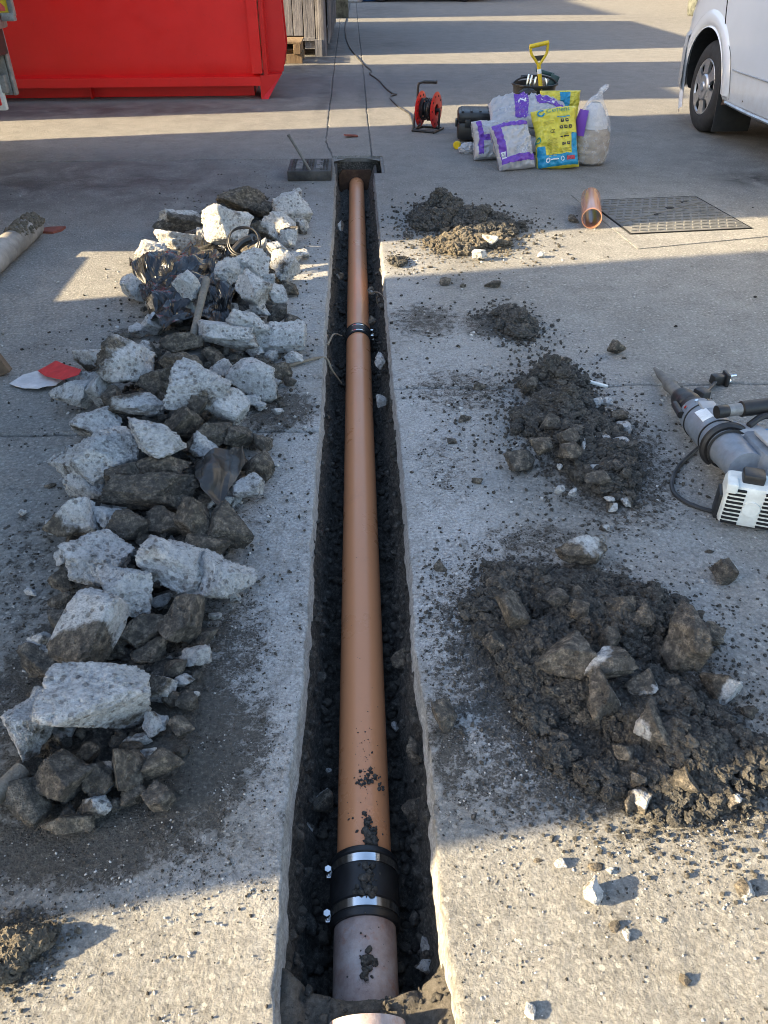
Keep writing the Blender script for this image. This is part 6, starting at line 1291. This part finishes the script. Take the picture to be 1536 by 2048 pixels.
for k in range(3):
    m = MB(); m.box(mc+bz*.091+bx*(-.02+.03*k)+bd*.05, (.008, .07, .006), Mb, .002); m.build('housing_rib', MAT['lorrygrey'], hs)
m = MB(); m.box(G(1492, 884, .105), (.11, .10, .10), Mb, .025); m.build('gear_housing', MAT['grey'], brk)
m = MB(); c = BP(1.06); P = [c+bx*math.cos(q_)*.063+bz*math.sin(q_)*.063 for q_ in np.linspace(-1.0, 4.1, 30)]; m.tube(P, .012, 8); m.build('handle_clamp', MAT['rubber'], brk)
ha = BP(1.0, .03, .09); hb = ha+np.array([.20, .02, .012])
m = MB(); m.tube([ha, ha+(hb-ha)*.15, ha+(hb-ha)*.18, ha+(hb-ha)*.36, ha+(hb-ha)*.38, hb], [.020, .020, .017, .017, .024, .024], 16); hg = m.build('side_handle', MAT['rubber'], brk)
m = MB(); m.tube([ha+(hb-ha)*.17, ha+(hb-ha)*.37], [.0185, .0185], 16); m.build('handle_collar', MAT['lorrygrey'], hg)
b0 = G(1508, 872, .13); m = MB(); m.tube([b0, b0+np.array([.03, 0, 0]), b0+np.array([.12, .01, .0])], [.018, .021, .021], 16); m.build('grip_end', MAT['blue'], brk)
m = MB(); m.tube([b0-np.array([.09, .0, .005]), b0+np.array([.01, 0, 0])], .013, 12); m.build('grip_rod', MAT['black'], brk)
# cream vented end: plates with slots
ec = G(1500, 1000, .075); en = np.array([-.34, -.94, 0]); en /= np.linalg.norm(en); ex = np.array([-en[1], en[0], 0]); Me = Matrix((Vector(ex), Vector(-en), Vector((0, 0, 1)))).transposed()
m = MB(); m.box(ec, (.15, .09, .130), Me, .016); ve = m.build('vent_casing', MAT['offwhite'], brk)
for s in (-1, 1):
    for k in range(9):
        m = MB(); m.box(ec+ex*s*.045+en*.046+np.array([0, 0, -.052+.013*k]), (.042, .006, .0055), Me); m.build('vent_slot', MAT['dark'], ve, False)
for k in range(8):
    m = MB(); m.box(ec+ex*.076+np.array([0, 0, -.045+.012*k]), (.006, .07, .005), Me); m.build('vent_slot', MAT['dark'], ve, False)
m = MB(); m.lathe([(.0, 0), (.0, .022), (-.006, .024)], ec+en*.049, en, 24); m.build('vent_boss', MAT['offwhite'], ve)
m = MB(); m.box(ec+np.array([0, 0, .075])-ex*.01, (.055, .05, .03), Me, .006); m.build('switch_block', MAT['black'], ve)
m = MB(); m.lathe([(0, 0), (0, .010), (.012, .010), (.012, 0)], ec+ex*.05+en*.035+np.array([0, 0, .066]), (0, 0, 1), 14); m.build('brush_cap', MAT['black'], ve)
for s in (-1, 1):
    m = MB(); m.box(ec+ex*s*.062+np.array([0, 0, .058])+en*.03, (.03, .05, .03), Me, .006); m.build('casing_lug', MAT['offwhite'], ve)
cab = [(1458, 856, .15), (1440, 862, .14), (1428, 872, .10), (1410, 885, .03), (1380, 910, .008), (1356, 935, .008), (1344, 962, .008), (1348, 985, .008), (1368, 1002, .008), (1400, 1016, .008), (1436, 1026, .008), (1462, 1040, .008), (1482, 1047, .010), (1560, 1048, .010)]
m = MB(); m.tube(spline([G(*p) for p in cab], 6), .0062, 8); m.tube([G(1481, 1047, .010), G(1560, 1048, .010)], .0105, 10); tag(m.build('breaker_cable', MAT['cable'], None), 'black mains cable looping on the concrete from the grey breaker', 'cable')
for t_ in (.78, .98, 1.10):
    m = MB(); m.lathe([(t_*bL-.003, .0560), (t_*bL-.002, .0616), (t_*bL+.002, .0616), (t_*bL+.003, .0560)], br0, bd, 40); m.build('barrel_seam', MAT['black'], bar_)
for k in range(4):
    q_ = .6+k*.62; m = MB(); pc = BP(.735)+bx*math.cos(q_)*.058+bz*math.sin(q_)*.058; m.lathe([(0, 0), (0, .006), (.006, .006), (.006, 0)], pc, bx*math.cos(q_)+bz*math.sin(q_), 8); m.build('bolt', MAT['steel'], bar_)
m = MB(); m.box(BP(.88, .030, .050), (.035, .07, .004), Mb @ Matrix.Rotation(R(30), 3, 'Y'), .001); m.build('rating_label', MAT['white'], bar_)
m = MB(); m.box(BP(1.0, -.060, .012), (.012, .12, .05), Mb, .004); m.build('side_rib', MAT['navy'], bar_)
for s in (-1, 1):
    for u_ in (-1, 1):
        m = MB(); pc = ec+ex*s*.066+en*.046+np.array([0, 0, u_*.056]); m.lathe([(0, 0), (0, .005), (.003, .005), (.003, 0)], pc, en, 10); m.build('casing_screw', MAT['steel'], ve)
m = MB(); m.box(ec-ex*.078+np.array([0, 0, -.02]), (.012, .06, .08), Me, .004); m.build('side_shield', MAT['black'], ve)
m = MB(); m.tube(spline([b0+np.array([-.02, .01, .03]), b0+np.array([.03, .03, .05]), b0+np.array([.10, .02, .045])], 6), .010, 8); m.build('trigger_guard', MAT['rubber'], brk)
# plug and its lead on the crack
pl = G(1436, 758, .02); pg = empty('plug', pl, 'small black mains plug on a short lead lying on the concrete crack', 'plug')
m = MB(); m.box(pl, (.05, .035, .035), Matrix.Rotation(R(10), 3, 'Z'), .006); m.box(pl+np.array([.028, 0, .0]), (.012, .05, .05), None, .003); m.build('plug_body', MAT['black'], pg)
m = MB(); m.tube([pl+np.array([.03, 0, .01]), pl+np.array([.065, .004, .012])], .005, 8); m.tube([pl+np.array([.03, 0, -.008]), pl+np.array([.05, .004, -.010])], .005, 8); m.build('pin', MAT['steel'], pg)
m = MB(); m.tube(spline([pl+np.array([-.01, -.01, 0]), G(1425, 772, .012), G(1412, 785, .02)], 6), .0065, 8); m.box(G(1403, 790, .028), (.04, .05, .045), Matrix.Rotation(R(25), 3, 'Z'), .008); m.build('plug_lead', MAT['cable'], pg)

# ------------------------------------------------------------------ labels of look-alikes: told apart by their order from the trench
ORD = ['first', 'second', 'third', 'fourth', 'fifth', 'sixth', 'seventh', 'eighth']
by = {}
for o in bpy.data.objects:
    if o.parent is None and 'label' in o and o.get('kind') is None: by.setdefault(o['label'], []).append(o)
for lb, L in by.items():
    if 1 < len(L) <= 8:
        L.sort(key=lambda o: abs(o.location.x+.03))
        for i, o in enumerate(L):
            t = lb+', '+ORD[i]+' from the trench'
            o['label'] = t if len(t.split()) <= 16 else lb+', '+ORD[i]+' from trench'
            if len(o['label'].split()) > 16: o['label'] = lb.replace('broken ', '').replace('the ', '')+', '+ORD[i]+' from trench'
